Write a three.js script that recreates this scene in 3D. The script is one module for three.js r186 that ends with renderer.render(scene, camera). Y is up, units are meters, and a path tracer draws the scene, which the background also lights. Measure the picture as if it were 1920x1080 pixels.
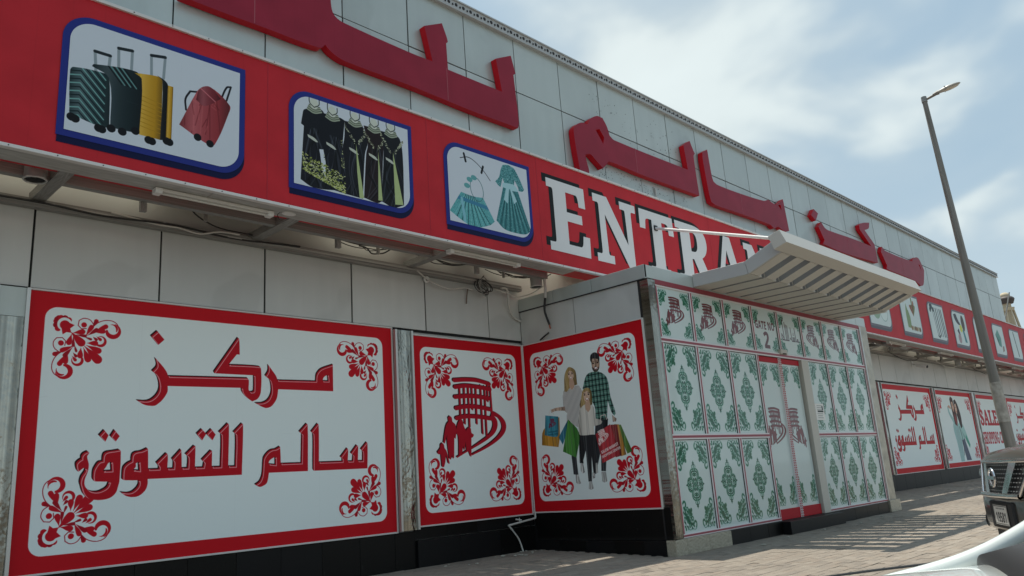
import * as THREE from 'three';
import { mergeGeometries } from 'three/addons/utils/BufferGeometryUtils.js';
import { ImprovedNoise } from 'three/addons/math/ImprovedNoise.js';
import { RoundedBoxGeometry } from 'three/addons/geometries/RoundedBoxGeometry.js';
import { FontLoader } from 'three/addons/loaders/FontLoader.js';

// ------------------------------------------------------------------ camera, sky, sun, exposure
const scene = new THREE.Scene();
const camera = new THREE.PerspectiveCamera(40.14, 16 / 9, 0.05, 1200);
camera.position.set(0, 1.2, 0);
camera.rotation.order = 'YXZ';
camera.rotation.set(0.24088, -0.80779, -0.0701);

const renderer = new THREE.WebGLRenderer({ antialias: true });
renderer.setSize(1024, 576);
renderer.toneMapping = THREE.LinearToneMapping;
renderer.toneMappingExposure = 1.30;
renderer.shadowMap.enabled = true;

let seed = 7;
const rnd = () => { seed = (seed * 1664525 + 1013904223) >>> 0; return seed / 4294967296; };
const rr = (a, b) => a + (b - a) * rnd();
const clamp = (x, a = 0, b = 1) => Math.min(b, Math.max(a, x));
const sstep = (a, b, x) => { const t = clamp((x - a) / (b - a)); return t * t * (3 - 2 * t); };
const N = new ImprovedNoise();
const fbm = (x, y, z, o = 5) => { let s = 0, a = 0.5, f = 1; for (let i = 0; i < o; i++) { s += a * N.noise(x * f, y * f, z * f + i * 7.3); a *= 0.5; f *= 2.07; } return s; };

const SUN = new THREE.Vector3(0.08, 1, -0.22).normalize();
{
  const W = 1536, H = 768, data = new Float32Array(W * H * 4);
  for (let j = 0; j < H; j++) for (let i = 0; i < W; i++) {
    const v = (j + 0.5) / H, u = (i + 0.5) / W, el = (v - 0.5) * Math.PI, az = (u - 0.5) * 2 * Math.PI;
    const dy = Math.sin(el), dx = Math.cos(el) * Math.cos(az), dz = Math.cos(el) * Math.sin(az), k = (j * W + i) * 4;
    let r, g, b;
    if (dy < -0.02) { r = 0.24; g = 0.235; b = 0.22; } else {
      const h = Math.exp(-Math.max(dy, 0) * 2.8);
      r = 0.175 + 0.335 * h; g = 0.305 + 0.30 * h; b = 0.45 + 0.185 * h;
      const q = 1 / (Math.max(dy, 0) + 0.22), px = dx * q * 1.5, pz = dz * q * 1.5;
      const wx = fbm(px * 0.8 + 3.1, pz * 0.8, 1.7, 3), wz = fbm(px * 0.8, pz * 0.8 + 9.2, 4.1, 3);
      const n1 = fbm(px * 0.9 + wx * 0.9 + 2.2, pz * 0.9 + wz * 0.9 + 0.6, 0.5, 6);
      const n2 = fbm(px * 2.6 + wx + 11, pz * 2.6 + wz, 6.3, 5);
      // thin veil everywhere, denser heaps where the broad noise is high; the bank of cloud lies towards +x, -z
      const bank = Math.exp(-(((dx - 0.73) / 0.26) ** 2 + ((dz + 0.47) / 0.2) ** 2)) * 0.38;
      const veil = sstep(-0.25, 0.5, n1 + 0.35 * n2 + bank) * 0.62 * (1 - 0.6 * sstep(0.72, 0.95, dx));
      const heap = sstep(0.10, 0.55, n1 + 0.75 * n2 + bank * 0.85) * 0.85;
      const c = clamp(1 - (1 - veil) * (1 - heap));
      const shade = 0.93 + 0.11 * heap + 0.10 * n2;
      r += (0.585 * shade - r) * c; g += (0.65 * shade - g) * c; b += (0.65 * shade - b) * c;
      const s = Math.max(0, dx * SUN.x + dy * SUN.y + dz * SUN.z), glow = 0.35 * s ** 24 + 0.16 * s ** 5;
      r += glow; g += glow * 0.97; b += glow * 0.92;
    }
    data[k] = r; data[k + 1] = g; data[k + 2] = b; data[k + 3] = 1;
  }
  const t = new THREE.DataTexture(data, W, H, THREE.RGBAFormat, THREE.FloatType);
  t.mapping = THREE.EquirectangularReflectionMapping; t.magFilter = t.minFilter = THREE.LinearFilter; t.wrapS = THREE.RepeatWrapping; t.needsUpdate = true;
  scene.background = t; scene.environment = t;
}
const sun = new THREE.DirectionalLight(new THREE.Color(1, 0.945, 0.84), 3.5);
sun.position.copy(SUN).multiplyScalar(80).add(new THREE.Vector3(16, 0, -6));
sun.target.position.set(16, 0, -6);
sun.castShadow = true; sun.shadow.mapSize.set(4096, 4096);
Object.assign(sun.shadow.camera, { left: -45, right: 45, top: 30, bottom: -30, near: 1, far: 160 });
scene.add(sun, sun.target);

// ------------------------------------------------------------------ helpers
const names = {};
function numbered(n) { const k = names[n] = (names[n] ?? -1) + 1; return k ? `${n}_${String(k).padStart(3, '0')}` : n; }
function tag(o, label, category, group) { o.userData.label = label; o.userData.category = category; if (group) o.userData.group = group; return o; }
function thing(name, label, category, [x, y, z] = [0, 0, 0], group) {
  const o = new THREE.Group(); o.name = numbered(name); o.position.set(x, y, z); scene.add(o); return tag(o, label, category, group);
}
function structure(name) { const o = new THREE.Group(); o.name = numbered(name); o.userData.kind = 'structure'; scene.add(o); return o; }
function mesh(name, geo, mat, parent) {
  if (Array.isArray(geo)) geo = mergeGeometries(geo.map((g) => { g = g.index ? g.toNonIndexed() : g; for (const k of Object.keys(g.attributes)) if (!['position', 'normal', 'uv'].includes(k)) g.deleteAttribute(k); return g; }));
  const m = new THREE.Mesh(geo, mat); m.castShadow = m.receiveShadow = true; m.name = parent ? name : numbered(name); (parent ?? scene).add(m); return m;
}
const box = (x0, x1, y0, y1, z0, z1) => new THREE.BoxGeometry(x1 - x0, y1 - y0, z1 - z0).translate((x0 + x1) / 2, (y0 + y1) / 2, (z0 + z1) / 2);
const rbox = (x0, x1, y0, y1, z0, z1, r = 0.008) => new RoundedBoxGeometry(x1 - x0, y1 - y0, z1 - z0, 1, r).translate((x0 + x1) / 2, (y0 + y1) / 2, (z0 + z1) / 2);
const V = (x, y, z) => new THREE.Vector3(x, y, z);
function tube(pts, r, seg = 6, n) { const c = new THREE.CatmullRomCurve3(pts.map((p) => V(...p))); return new THREE.TubeGeometry(c, n ?? pts.length * 5, r, seg); }
function rod(a, b, r0, r1 = r0, seg = 12) {
  const A = V(...a), B = V(...b), d = B.clone().sub(A), g = new THREE.CylinderGeometry(r1, r0, d.length(), seg);
  g.applyQuaternion(new THREE.Quaternion().setFromUnitVectors(V(0, 1, 0), d.normalize())); const m = A.add(B).multiplyScalar(0.5); return g.translate(m.x, m.y, m.z);
}
// planar uv in metres taken from position: a along axis i, b along axis j
function uvm(g, i = 0, j = 1, s = 1, ou = 0, ov = 0) {
  const p = g.attributes.position, uv = new Float32Array(p.count * 2);
  for (let k = 0; k < p.count; k++) { uv[2 * k] = p.getComponent(k, i) * s + ou; uv[2 * k + 1] = p.getComponent(k, j) * s + ov; }
  g.setAttribute('uv', new THREE.BufferAttribute(uv, 2)); return g;
}
const lin = (r, g, b) => new THREE.Color().setRGB(r, g, b);
const std = (c, roughness = 0.6, metalness = 0, o = {}) => new THREE.MeshStandardMaterial({ color: lin(...c), roughness, metalness, ...o });
// smooth outline through points: corners stay sharp, gentle turns become curves
function smooth(pts, closed = true, n = 5, lim = 0.9) {
  const L = pts.length, out = [], at = (i) => pts[(i + L) % L];
  const tan = (i) => {
    if (!closed && (i === 0 || i === L - 1)) return null;
    const a = at(i - 1), b = at(i), c = at(i + 1), ang = Math.abs(Math.atan2((b[0] - a[0]) * (c[1] - b[1]) - (b[1] - a[1]) * (c[0] - b[0]), (b[0] - a[0]) * (c[0] - b[0]) + (b[1] - a[1]) * (c[1] - b[1])));
    if (ang > lim) return null; const l = Math.hypot(c[0] - a[0], c[1] - a[1]) || 1; return [(c[0] - a[0]) / l, (c[1] - a[1]) / l];
  };
  for (let i = 0; i < (closed ? L : L - 1); i++) {
    const a = at(i), b = at(i + 1), d = Math.hypot(b[0] - a[0], b[1] - a[1]), u = [(b[0] - a[0]) / (d || 1), (b[1] - a[1]) / (d || 1)], ta = tan(i) ?? u, tb = tan((i + 1) % L) ?? u;
    const straight = ta === u && tb === u, m = straight ? 1 : n;
    for (let k = 0; k < m; k++) {
      const t = k / m, t2 = t * t, t3 = t2 * t, h1 = 2 * t3 - 3 * t2 + 1, h2 = t3 - 2 * t2 + t, h3 = -2 * t3 + 3 * t2, h4 = t3 - t2;
      out.push([h1 * a[0] + h2 * d * ta[0] + h3 * b[0] + h4 * d * tb[0], h1 * a[1] + h2 * d * ta[1] + h3 * b[1] + h4 * d * tb[1]]);
    }
  }
  if (!closed) out.push(pts[L - 1]);
  return out;
}
const cm = (l) => l.map(([x, y]) => [x / 100, y / 100]);
const shapeOf = (pts, holes = []) => { const s = new THREE.Shape(pts.map(([x, y]) => new THREE.Vector2(x, y))); for (const h of holes) s.holes.push(new THREE.Path(h.map(([x, y]) => new THREE.Vector2(x, y)))); return s; };
const extrude = (s, depth, bevel = 0) => new THREE.ExtrudeGeometry(s, { depth, bevelEnabled: bevel > 0, bevelThickness: bevel, bevelSize: bevel, bevelOffset: -bevel, bevelSegments: 1, curveSegments: 6 });
// canvas whose unit is a metre, y up
function sheet(w, h, ppm, bg) {
  const c = document.createElement('canvas'); c.width = Math.round(w * ppm); c.height = Math.round(h * ppm);
  const x = c.getContext('2d'); x.fillStyle = bg; x.fillRect(0, 0, c.width, c.height);
  x.setTransform(ppm, 0, 0, -ppm, 0, c.height); x.lineJoin = x.lineCap = 'round'; return [c, x];
}
function tex(c) { const t = new THREE.CanvasTexture(c); t.colorSpace = THREE.SRGBColorSpace; t.anisotropy = 8; return t; }
function trace(x, pts, closed = true) { x.beginPath(); pts.forEach(([a, b], i) => (i ? x.lineTo(a, b) : x.moveTo(a, b))); if (closed) x.closePath(); }
function fillP(x, pts, col) { trace(x, pts); x.fillStyle = col; x.fill(); }
function strokeP(x, pts, col, w, closed = false) { trace(x, pts, closed); x.strokeStyle = col; x.lineWidth = w; x.stroke(); }
function disc(x, cx, cy, r, col, ry = r) { x.beginPath(); x.ellipse(cx, cy, r, ry, 0, 0, 7); x.fillStyle = col; x.fill(); }
function textUp(x, s, cx, cy, h, col, font = 'bold', family = 'sans-serif', sx = 1, heavy = 0) {
  x.save(); x.translate(cx, cy); x.scale(h / 100 * sx, -h / 100); x.font = `${font} 100px ${family}`; x.textAlign = 'center'; x.textBaseline = 'middle'; x.fillStyle = col; x.fillText(s, 0, 0); if (heavy) { x.strokeStyle = col; x.lineWidth = heavy; x.strokeText(s, 0, 0); } x.restore();
}
// tiling grey noise for bump, roughness, stains
function noiseTex(n, fn, color = false) {
  const d = new Uint8Array(n * n * 4);
  for (let j = 0; j < n; j++) for (let i = 0; i < n; i++) { const v = fn(i / n, j / n), k = (j * n + i) * 4; const a = Array.isArray(v) ? v : [v, v, v]; d[k] = clamp(a[0]) * 255; d[k + 1] = clamp(a[1]) * 255; d[k + 2] = clamp(a[2]) * 255; d[k + 3] = 255; }
  const t = new THREE.DataTexture(d, n, n); t.wrapS = t.wrapT = THREE.RepeatWrapping; t.magFilter = THREE.LinearFilter; t.minFilter = THREE.LinearMipmapLinearFilter; t.generateMipmaps = true; t.needsUpdate = true;
  if (color) t.colorSpace = THREE.SRGBColorSpace; return t;
}
const tn = (u, v, s, o = 4, z = 0) => { // noise that wraps at 1
  const f = (a, b) => fbm(a * s, b * s, z, o), wu = u, wv = v;
  return (f(u, v) * (1 - wu) + f(u - 1, v) * wu) * (1 - wv) + (f(u, v - 1) * (1 - wu) + f(u - 1, v - 1) * wu) * wv;
};
const SIGN_LLTSW = [
  [[346,719],[410,719],[459,720],[506,720],[531,721],[542,723],[548,730],[555,724],[563,720],[580,716],[701,717],[825,714],[934,715],[937,728],[932,816],[938,821],[936,827],[929,853],[890,833],[900,773],[777,772],[776,819],[780,823],[778,831],[769,853],[731,833],[745,775],[698,774],[581,777],[568,780],[561,787],[558,805],[557,831],[507,808],[498,789]]
];
const SIGN_LM = [
  [[1512,850],[1524,828],[1528,823],[1521,814],[1524,719],[1303,716],[1192,718],[1183,710],[1169,698],[1148,710],[1133,718],[1117,713],[1120,697],[1124,682],[1121,670],[1098,665],[1088,753],[1097,768],[1116,779],[1133,780],[1143,794],[1166,808],[1184,809],[1196,794],[1202,776],[1216,770],[1488,773],[1482,831]]
];
const SIGN_LM_HOLE = [
  [[1157,776],[1170,781],[1183,767],[1178,751]]
];
const SIGN_SA = [
  [[1588,849],[1563,835],[1561,815],[1569,734],[1574,715],[1592,711],[1704,713],[1863,714],[1882,708],[1906,717],[1923,714],[1946,712],[1970,717],[1962,805],[1920,781],[1902,779],[1890,781],[1873,784],[1851,776],[1722,768],[1613,766],[1597,771],[1593,783]]
];
const SIGN_SA_HOLE = [
  [[1926,781],[1943,785],[1943,769]]
];
const SIGN_KZ = [
  [[2195,785],[2214,772],[2236,768],[2422,774],[2569,775],[2492,818],[2494,833],[2531,847],[2590,859],[2575,837],[2534,824],[2602,787],[2603,725],[2317,714],[2183,718],[2198,731],[2170,766]]
];
const SIGN_DOT = [
  [[2157,817],[2183,809],[2158,782],[2132,794]]
];
const SIGN_MR = [
  [[2666,790],[2693,780],[2951,783],[2965,792],[3002,806],[3036,806],[3062,780],[3072,768],[3033,710],[2998,701],[2947,711],[2675,715],[2684,729],[2673,741],[2650,770]]
];
const SIGN_MR_HOLE = [
  [[3018,783],[3034,782],[3039,760]]
];
const TEXT_SHAPES = [
  [[137,232],[144,225],[149,219],[152,214],[153,211],[255,213],[257,210],[257,198],[259,195],[263,196],[264,198],[264,217],[211,217],[210,219],[241,265],[243,263],[244,243],[240,243],[229,229],[271,229],[274,226],[274,196],[270,187],[262,183],[253,189],[248,195],[247,200],[153,199],[153,192],[148,183],[143,178],[138,175],[127,176],[118,181],[130,181],[137,185],[142,192],[143,199],[141,208],[138,213],[134,216],[139,223]],
  [[138,265],[147,255],[140,248],[131,258]],
  [[284,232],[290,225],[296,217],[298,212],[356,213],[357,222],[361,228],[367,232],[384,238],[384,200],[299,200],[297,188],[292,180],[287,176],[280,175],[266,181],[277,182],[284,186],[288,193],[289,200],[287,211],[284,214],[280,217],[284,224]],
  [[358,155],[360,153],[360,103],[397,103],[397,107],[394,109],[405,121],[407,119],[406,103],[414,103],[415,111],[411,114],[421,125],[424,123],[423,103],[431,103],[431,116],[428,119],[438,129],[440,127],[439,92],[352,92],[351,94],[351,141],[348,144]],
  [[341,155],[343,153],[343,92],[286,92],[285,85],[283,79],[278,76],[273,75],[267,78],[273,82],[276,88],[277,93],[278,108],[279,112],[284,118],[289,121],[295,122],[301,125],[302,124],[303,103],[333,103],[334,141],[330,144]],
  [[248,155],[250,153],[249,91],[134,91],[134,85],[132,79],[127,74],[122,72],[116,72],[110,74],[105,78],[112,77],[117,78],[122,82],[124,86],[124,90],[108,91],[106,92],[106,101],[107,106],[111,110],[115,112],[115,116],[116,120],[119,122],[125,123],[132,126],[133,124],[134,102],[146,102],[146,105],[143,109],[154,120],[156,118],[156,102],[163,102],[163,110],[161,113],[171,124],[172,122],[173,102],[180,102],[180,115],[177,118],[187,128],[189,127],[189,102],[199,102],[200,108],[197,111],[208,122],[210,121],[210,102],[221,102],[221,141],[218,144],[229,155],[231,153],[231,102],[240,102],[240,141],[237,144]],
  [[101,125],[103,123],[103,90],[102,85],[100,78],[95,73],[88,71],[80,71],[72,73],[66,79],[63,87],[62,91],[63,97],[66,102],[67,105],[65,106],[60,102],[58,105],[57,111],[59,114],[62,116],[62,119],[64,122],[68,124],[70,122],[68,118],[70,110],[70,105],[69,100],[67,94],[67,88],[69,84],[73,81],[80,80],[86,82],[90,85],[92,90],[77,91],[75,94],[75,103],[77,108],[80,112],[84,113],[84,117],[85,121],[88,123],[95,124]],
  [[84,147],[89,141],[86,134],[79,141]],
  [[95,147],[101,140],[97,134],[91,140]],
  [[196,148],[202,142],[197,134],[190,142]],
  [[208,148],[214,141],[210,134],[202,142]]
];
const TEXT_HOLES = [
  [[367,214],[369,219],[375,223],[376,214]],
  [[286,103],[286,106],[289,109],[295,112],[295,102]],
  [[117,102],[120,105],[120,109],[123,111],[124,101]],
  [[85,102],[88,106],[90,110],[93,112],[94,102]]
];
const LOGO_BANDS = [
  [[-38,76],[-14,78],[12,78],[41,73]],
  [[-37,65],[-15,68],[11,67],[42,64]],
  [[-38,49],[-16,51],[10,51],[41,48]],
  [[-37,31],[-17,34],[9,34],[41,30]],
  [[-37,15],[-19,18],[8,18],[41,15]]
];
const LOGO_BARS = [
  [[-27,67],[-28,8]],
  [[-17,67],[-19,7]],
  [[-8,68],[-9,2]],
  [[0,68],[-1,30]],
  [[9,68],[7,7]],
  [[20,69],[19,-9]],
  [[29,68],[28,-13]],
  [[36,73],[35,44]],
  [[42,68],[43,20]]
];
const LOGO_SHAPES = [
  [[41,23],[52,15],[54,4],[47,-8],[31,-18],[8,-28],[-5,-33],[-40,-47],[-41,-45],[-8,-31],[13,-21],[32,-11],[41,-1],[43,8],[38,17]],
  [[40,28],[53,25],[67,17],[74,7],[72,-5],[59,-17],[40,-27],[17,-36],[-8,-44],[-9,-42],[15,-33],[37,-23],[53,-13],[63,-2],[63,7],[56,16],[44,21]],
  [[-55,16],[-51,19],[-47,16],[-46,10],[-40,5],[-39,-7],[-41,-17],[-43,-16],[-43,-6],[-46,-46],[-49,-48],[-50,-41],[-53,-49],[-56,-48],[-59,-20],[-58,-10],[-64,-24],[-67,-23],[-63,-6],[-59,5],[-54,10]],
  [[-32,11],[-27,14],[-24,11],[-22,3],[-18,-6],[-23,-37],[-26,-28],[-29,-43],[-36,-44],[-35,-14],[-39,-7],[-37,2]],
  [[-16,-2],[-11,1],[-7,-1],[-6,-8],[-1,-11],[-4,-15],[-7,-16],[-9,-45],[-11,-46],[-15,-37],[-19,-37],[-20,-14],[-18,-6]],
  [[-73,-26],[-69,-23],[-66,-26],[-65,-31],[-61,-36],[-56,-55],[-59,-55],[-61,-47],[-63,-42],[-65,-53],[-68,-60],[-72,-60],[-73,-41],[-79,-40],[-80,-37],[-74,-31]]
];
const FAMILY_COLOURS = [
  "#22262a",
  "#1d2024",
  "#17191c",
  "plaid",
  "stripe",
  "#c9a58c",
  "#c9a58c",
  "#e3ddd0",
  "#a8894e",
  "#d6b9a2",
  "#a8894e",
  "#d6b9a2",
  "#c9a083",
  "#16161a",
  "#3a2c22",
  "#c98a22",
  "#2f8fa8",
  "#1f6f8c",
  "#3f8d2c",
  "#2f7a22",
  "#4d7a2c",
  "#c7802a",
  "#8d2222",
  "#c22a32",
  "#dcdcd6",
  "#dcdcd6",
  "#dcdcd6",
  "#dcdcd6",
  "#c8c8c2",
  "#c8c8c2"
];
const FAMILY_SHAPES = [
  [[96,110],[95,57],[105,55],[105,90],[116,122],[118,73],[110,74],[113,122]],
  [[151,141],[137,61],[143,59],[156,91],[153,59],[162,58],[176,139]],
  [[114,120],[112,76],[116,74],[125,93],[125,44],[132,44],[136,84],[137,54],[141,56],[151,116]],
  [[154,217],[140,213],[130,193],[151,162],[151,141],[174,138],[179,168],[184,149],[189,142],[192,146],[185,174],[182,202],[170,214]],
  [[98,199],[88,193],[85,170],[88,160],[92,157],[89,143],[114,131],[126,165],[129,186],[122,199]],
  [[88,168],[68,168],[56,166],[57,161],[69,163],[89,161]],
  [[185,144],[193,137],[191,133],[185,133]],
  [[121,166],[115,140],[114,122],[117,118],[145,117],[146,130],[161,132],[164,136],[160,139],[150,142],[150,158],[145,165],[130,168]],
  [[100,230],[105,232],[114,228],[118,222],[119,201],[113,200],[104,199],[96,192],[90,193],[93,219]],
  [[101,222],[105,226],[112,223],[113,215],[109,210],[104,212],[101,216]],
  [[130,190],[139,193],[147,187],[147,165],[141,163],[137,168],[127,165],[122,161],[121,168],[125,177]],
  [[130,185],[138,188],[144,183],[142,175],[136,170],[131,174]],
  [[153,237],[162,240],[169,234],[169,224],[166,218],[160,216],[155,220],[153,229]],
  [[151,237],[153,245],[161,248],[170,244],[170,234],[168,230],[167,236],[160,238],[155,238],[153,232]],
  [[153,225],[157,223],[161,226],[165,222],[168,224],[166,218],[160,216],[155,219]],
  [[36,134],[30,109],[67,103],[72,121],[74,152]],
  [[43,158],[38,125],[64,120],[69,124],[72,153]],
  [[92,145],[69,119],[77,106],[92,133]],
  [[93,146],[76,95],[104,83],[114,122]],
  [[93,146],[114,122],[104,83],[102,123]],
  [[190,128],[200,127],[217,85],[207,82]],
  [[187,129],[196,128],[205,81],[195,79]],
  [[180,129],[193,128],[196,80],[184,78]],
  [[148,117],[179,130],[193,82],[157,71]],
  [[99,56],[105,56],[109,42],[105,41],[99,43]],
  [[112,74],[117,73],[119,59],[114,57],[111,62]],
  [[126,44],[132,44],[134,33],[129,31],[124,33]],
  [[153,58],[162,57],[163,43],[158,41],[153,43]],
  [[135,58],[140,56],[139,49],[134,48]],
  [[143,72],[147,72],[146,57],[141,55]]
];
const LUGGAGE_COLOURS = [
  "#2a4347",
  "#1a2a2e",
  "#c8961e",
  "#14181a",
  "#c8961e",
  "#a03a40",
  "#7d2a32"
];
const LUGGAGE_SHAPES = [
  [[8,78],[11,83],[39,86],[45,84],[48,26],[39,25],[10,31]],
  [[28,90],[30,93],[71,99],[78,92],[81,28],[49,27],[45,82]],
  [[70,97],[94,101],[100,99],[101,27],[78,27],[78,92]],
  [[94,102],[102,99],[106,94],[106,28],[100,27],[100,97]],
  [[106,94],[112,94],[112,30],[106,28]],
  [[142,102],[154,108],[178,92],[177,82],[161,38],[153,36],[120,51],[126,66],[136,91]],
  [[142,102],[154,108],[167,97],[148,82],[138,87]]
];
const LUGGAGE_HANDLES = [
  [[32,86],[30,108],[45,108],[44,86]],
  [[54,97],[53,120],[67,122],[67,97]],
  [[88,100],[87,124],[102,127],[101,101]],
  [[168,99],[174,114],[179,116],[174,97]],
  [[127,71],[126,84],[131,95],[140,97]]
];
const ABAYA_SHAPES = [
  [[19,116],[41,123],[47,120],[50,102],[49,52],[46,68],[40,67],[49,29],[74,18],[31,13],[13,20],[18,93],[14,95],[16,107]],
  [[46,119],[72,120],[79,118],[76,92],[75,76],[80,48],[76,15],[48,17],[49,52],[46,68],[39,99]],
  [[79,118],[107,119],[115,98],[110,78],[105,14],[76,15],[79,48],[75,76],[78,94]],
  [[109,120],[138,120],[146,108],[141,94],[136,17],[128,13],[107,16],[112,79],[115,94]],
  [[138,120],[161,121],[170,116],[174,89],[173,19],[155,12],[135,17],[141,90]]
];
const ABAYA_SLITS = [
  [[96,91],[107,15],[100,14],[97,50]],
  [[132,90],[137,18],[130,17]],
  [[157,94],[172,19],[158,17]]
];
const ABAYA_HEADS = [
  [[33,128],[60,125],[95,127],[126,127],[154,128]]
];
const DRESS_SHAPES = [
  [[27,61],[51,59],[72,61],[94,27],[83,19],[50,10],[27,16],[3,27]],
  [[120,127],[133,130],[147,126],[146,111],[143,98],[133,97],[121,97],[118,105]],
  [[118,90],[151,89],[175,27],[163,19],[141,17],[114,19],[98,30]],
  [[117,96],[121,97],[143,98],[151,91],[151,88],[138,87],[147,71],[140,65],[133,89],[131,88],[126,63],[118,68],[124,88],[116,89]],
  [[120,127],[124,125],[118,105],[112,88],[108,89],[101,95],[110,104],[115,118]],
  [[142,129],[147,126],[158,110],[166,95],[162,91],[153,90],[152,96],[145,108],[146,117]]
];
// ------------------------------------------------------------------ materials
// weathered aluminium cladding: faint blotches, rain streaks and specks, one tile = 5 m
const cladMap = noiseTex(512, (u, v) => {
  const streak = tn(u, v * 0.08 + 0.3, 30, 3, 2) * 0.045, blot = tn(u, v, 5, 4, 5) * 0.6, patch = sstep(0.10, 0.14, tn(u, v, 3, 3, 9)) * 0.035, speck = tn(u, v, 90, 1, 3) > 0.40 ? -0.10 : 0;
  const g = 0.90 + streak + blot * 0.10 - patch + speck; return [g, g + 0.006, g - 0.004];
}, true);
cladMap.repeat.set(0.2, 0.2);
const wavy = noiseTex(256, (u, v) => 0.5 + tn(u, v, 3, 2, 1) * 0.8); wavy.repeat.set(0.35, 0.35);
const M = {};
M.clad = [0, 1, 2].map((i) => std([0.56 + i * 0.025, 0.605 + i * 0.025, 0.59 + i * 0.025], 0.36, 0.25, { map: cladMap, bumpMap: wavy, bumpScale: 0.004 }));
M.wallClad = [0, 1].map((i) => std([0.66 + i * 0.03, 0.665 + i * 0.03, 0.655 + i * 0.03], 0.5, 0.05, { map: cladMap, bumpMap: wavy, bumpScale: 0.004 }));
M.dark = std([0.025, 0.027, 0.03], 0.8);
M.backing = std([0.012, 0.013, 0.014], 0.9);
const vinyl = noiseTex(256, (u, v) => { const g = 0.96 + tn(u, v, 6, 4, 4) * 0.12 + (((u * 8) % 1) < 0.03 ? -0.03 : 0); return g; }, true); vinyl.repeat.set(0.4, 0.4);
const matt = (c, r, o = {}) => new THREE.MeshPhysicalMaterial({ color: lin(...c), roughness: r, specularIntensity: 0.25, ...o });
M.signRed = matt([0.52, 0.024, 0.034], 0.5, { map: vinyl, bumpMap: wavy, bumpScale: 0.006 });
M.posterRed = matt([0.42, 0.012, 0.022], 0.5);
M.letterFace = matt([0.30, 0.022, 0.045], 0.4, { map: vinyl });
M.letterSide = matt([0.55, 0.012, 0.022], 0.4);  // brighter than the face: light bounced off the ground is in the colour
M.white = std([0.72, 0.72, 0.70], 0.5);
M.offWhite = std([0.62, 0.61, 0.57], 0.55);
M.trim = std([0.62, 0.60, 0.58], 0.45);
M.alu = std([0.52, 0.52, 0.50], 0.35, 0.6);
const dirtySteel = noiseTex(256, (u, v) => { const n = tn(u, v, 8, 5, 3), g = 0.86 + n * 0.35; return [g, g - 0.02, g - 0.05]; }, true);
M.steel = std([0.36, 0.375, 0.385], 0.6, 0.2, { map: dirtySteel });
M.strip = std([0.56, 0.585, 0.60], 0.55, 0.1, { map: dirtySteel });
M.trans = new THREE.MeshPhysicalMaterial({ color: lin(0.82, 0.77, 0.65), roughness: 1, transmission: 0.65, thickness: 0, specularIntensity: 0.2, side: THREE.DoubleSide });  // translucency added so sunlight through these boards brightens the soffit
M.cornice = std([0.42, 0.43, 0.425], 0.5, 0.1);
M.deck = std([0.80, 0.74, 0.60], 0.85, 0, { map: noiseTex(256, (u, v) => { const n = tn(u, v, 5, 5, 8), s = sstep(0.08, 0.2, tn(u, v, 3, 4, 2)); const g = 0.92 + n * 0.25 - s * 0.25; return [g, g - 0.03 - s * 0.05, g - 0.08 - s * 0.12]; }, true) });
M.board = std([0.34, 0.25, 0.15], 0.9);
const crinkle = noiseTex(256, (u, v) => 0.5 + 0.5 * Math.abs(tn(u, v, 7, 3, 4)) * 2.2 + tn(u, v, 22, 2, 1) * 0.25); crinkle.repeat.set(1.4, 0.7);
M.chrome = std([0.52, 0.52, 0.50], 0.14, 1, { map: noiseTex(256, (u, v) => { const k = 0.74 + tn(u, 0.3, 16, 3, 6) * 0.9 + tn(u, v, 6, 2, 3) * 0.12 + (tn(u, v, 40, 2, 2) > 0.36 ? -0.4 : 0); return [k, k, k * 0.97]; }, true), bumpMap: crinkle, bumpScale: 0.008 });  // vertical streaks in the colour map stand in for reflections
M.granite = new THREE.MeshPhysicalMaterial({ color: lin(0.05, 0.048, 0.045), roughness: 0.38, specularIntensity: 0.35, map: noiseTex(128, (u, v) => 0.36 + tn(u, v, 24, 2, 1) * 0.2 + sstep(0.22, 0.34, tn(u, v * 0.5, 9, 3, 4)) * 0.28 + Math.max(0, 0.12 - v) * 2.2, true) });
M.graniteB = new THREE.MeshPhysicalMaterial({ color: lin(0.008, 0.008, 0.0085), roughness: 0.42, specularIntensity: 0.35 });
M.creamTile = std([0.52, 0.50, 0.42], 0.35, 0, { map: dirtySteel });
M.cream = std([0.50, 0.48, 0.42], 0.5);
M.black = std([0.012, 0.012, 0.013], 0.5);
M.rubber = std([0.02, 0.02, 0.02], 0.85);
M.wireWhite = std([0.55, 0.54, 0.50], 0.6);
M.wireBlack = std([0.02, 0.02, 0.02], 0.6);
M.galv = std([0.30, 0.29, 0.275], 0.55, 0.3, { map: dirtySteel });
M.awnPanel = std([0.48, 0.485, 0.475], 0.45, 0.1);
M.awnLip = std([0.58, 0.555, 0.50], 0.45, 0.05);
M.slat = [std([0.26, 0.26, 0.25], 0.6), std([0.58, 0.56, 0.51], 0.55)];  // side faces coloured darker to stand for shade between slats, undersides lighter
M.glassClear = new THREE.MeshPhysicalMaterial({ color: lin(0.95, 0.97, 0.96), roughness: 0.03, transmission: 1, thickness: 0 });
const printMat = (t, rough = 0.45, o = {}) => new THREE.MeshPhysicalMaterial({ map: t, roughness: rough, specularIntensity: 0.3, ...o });
const glossPrint = (t) => new THREE.MeshPhysicalMaterial({ map: t, roughness: 0.5, specularIntensity: 0.4, clearcoat: 0.6, clearcoatRoughness: 0.04 });
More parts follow.
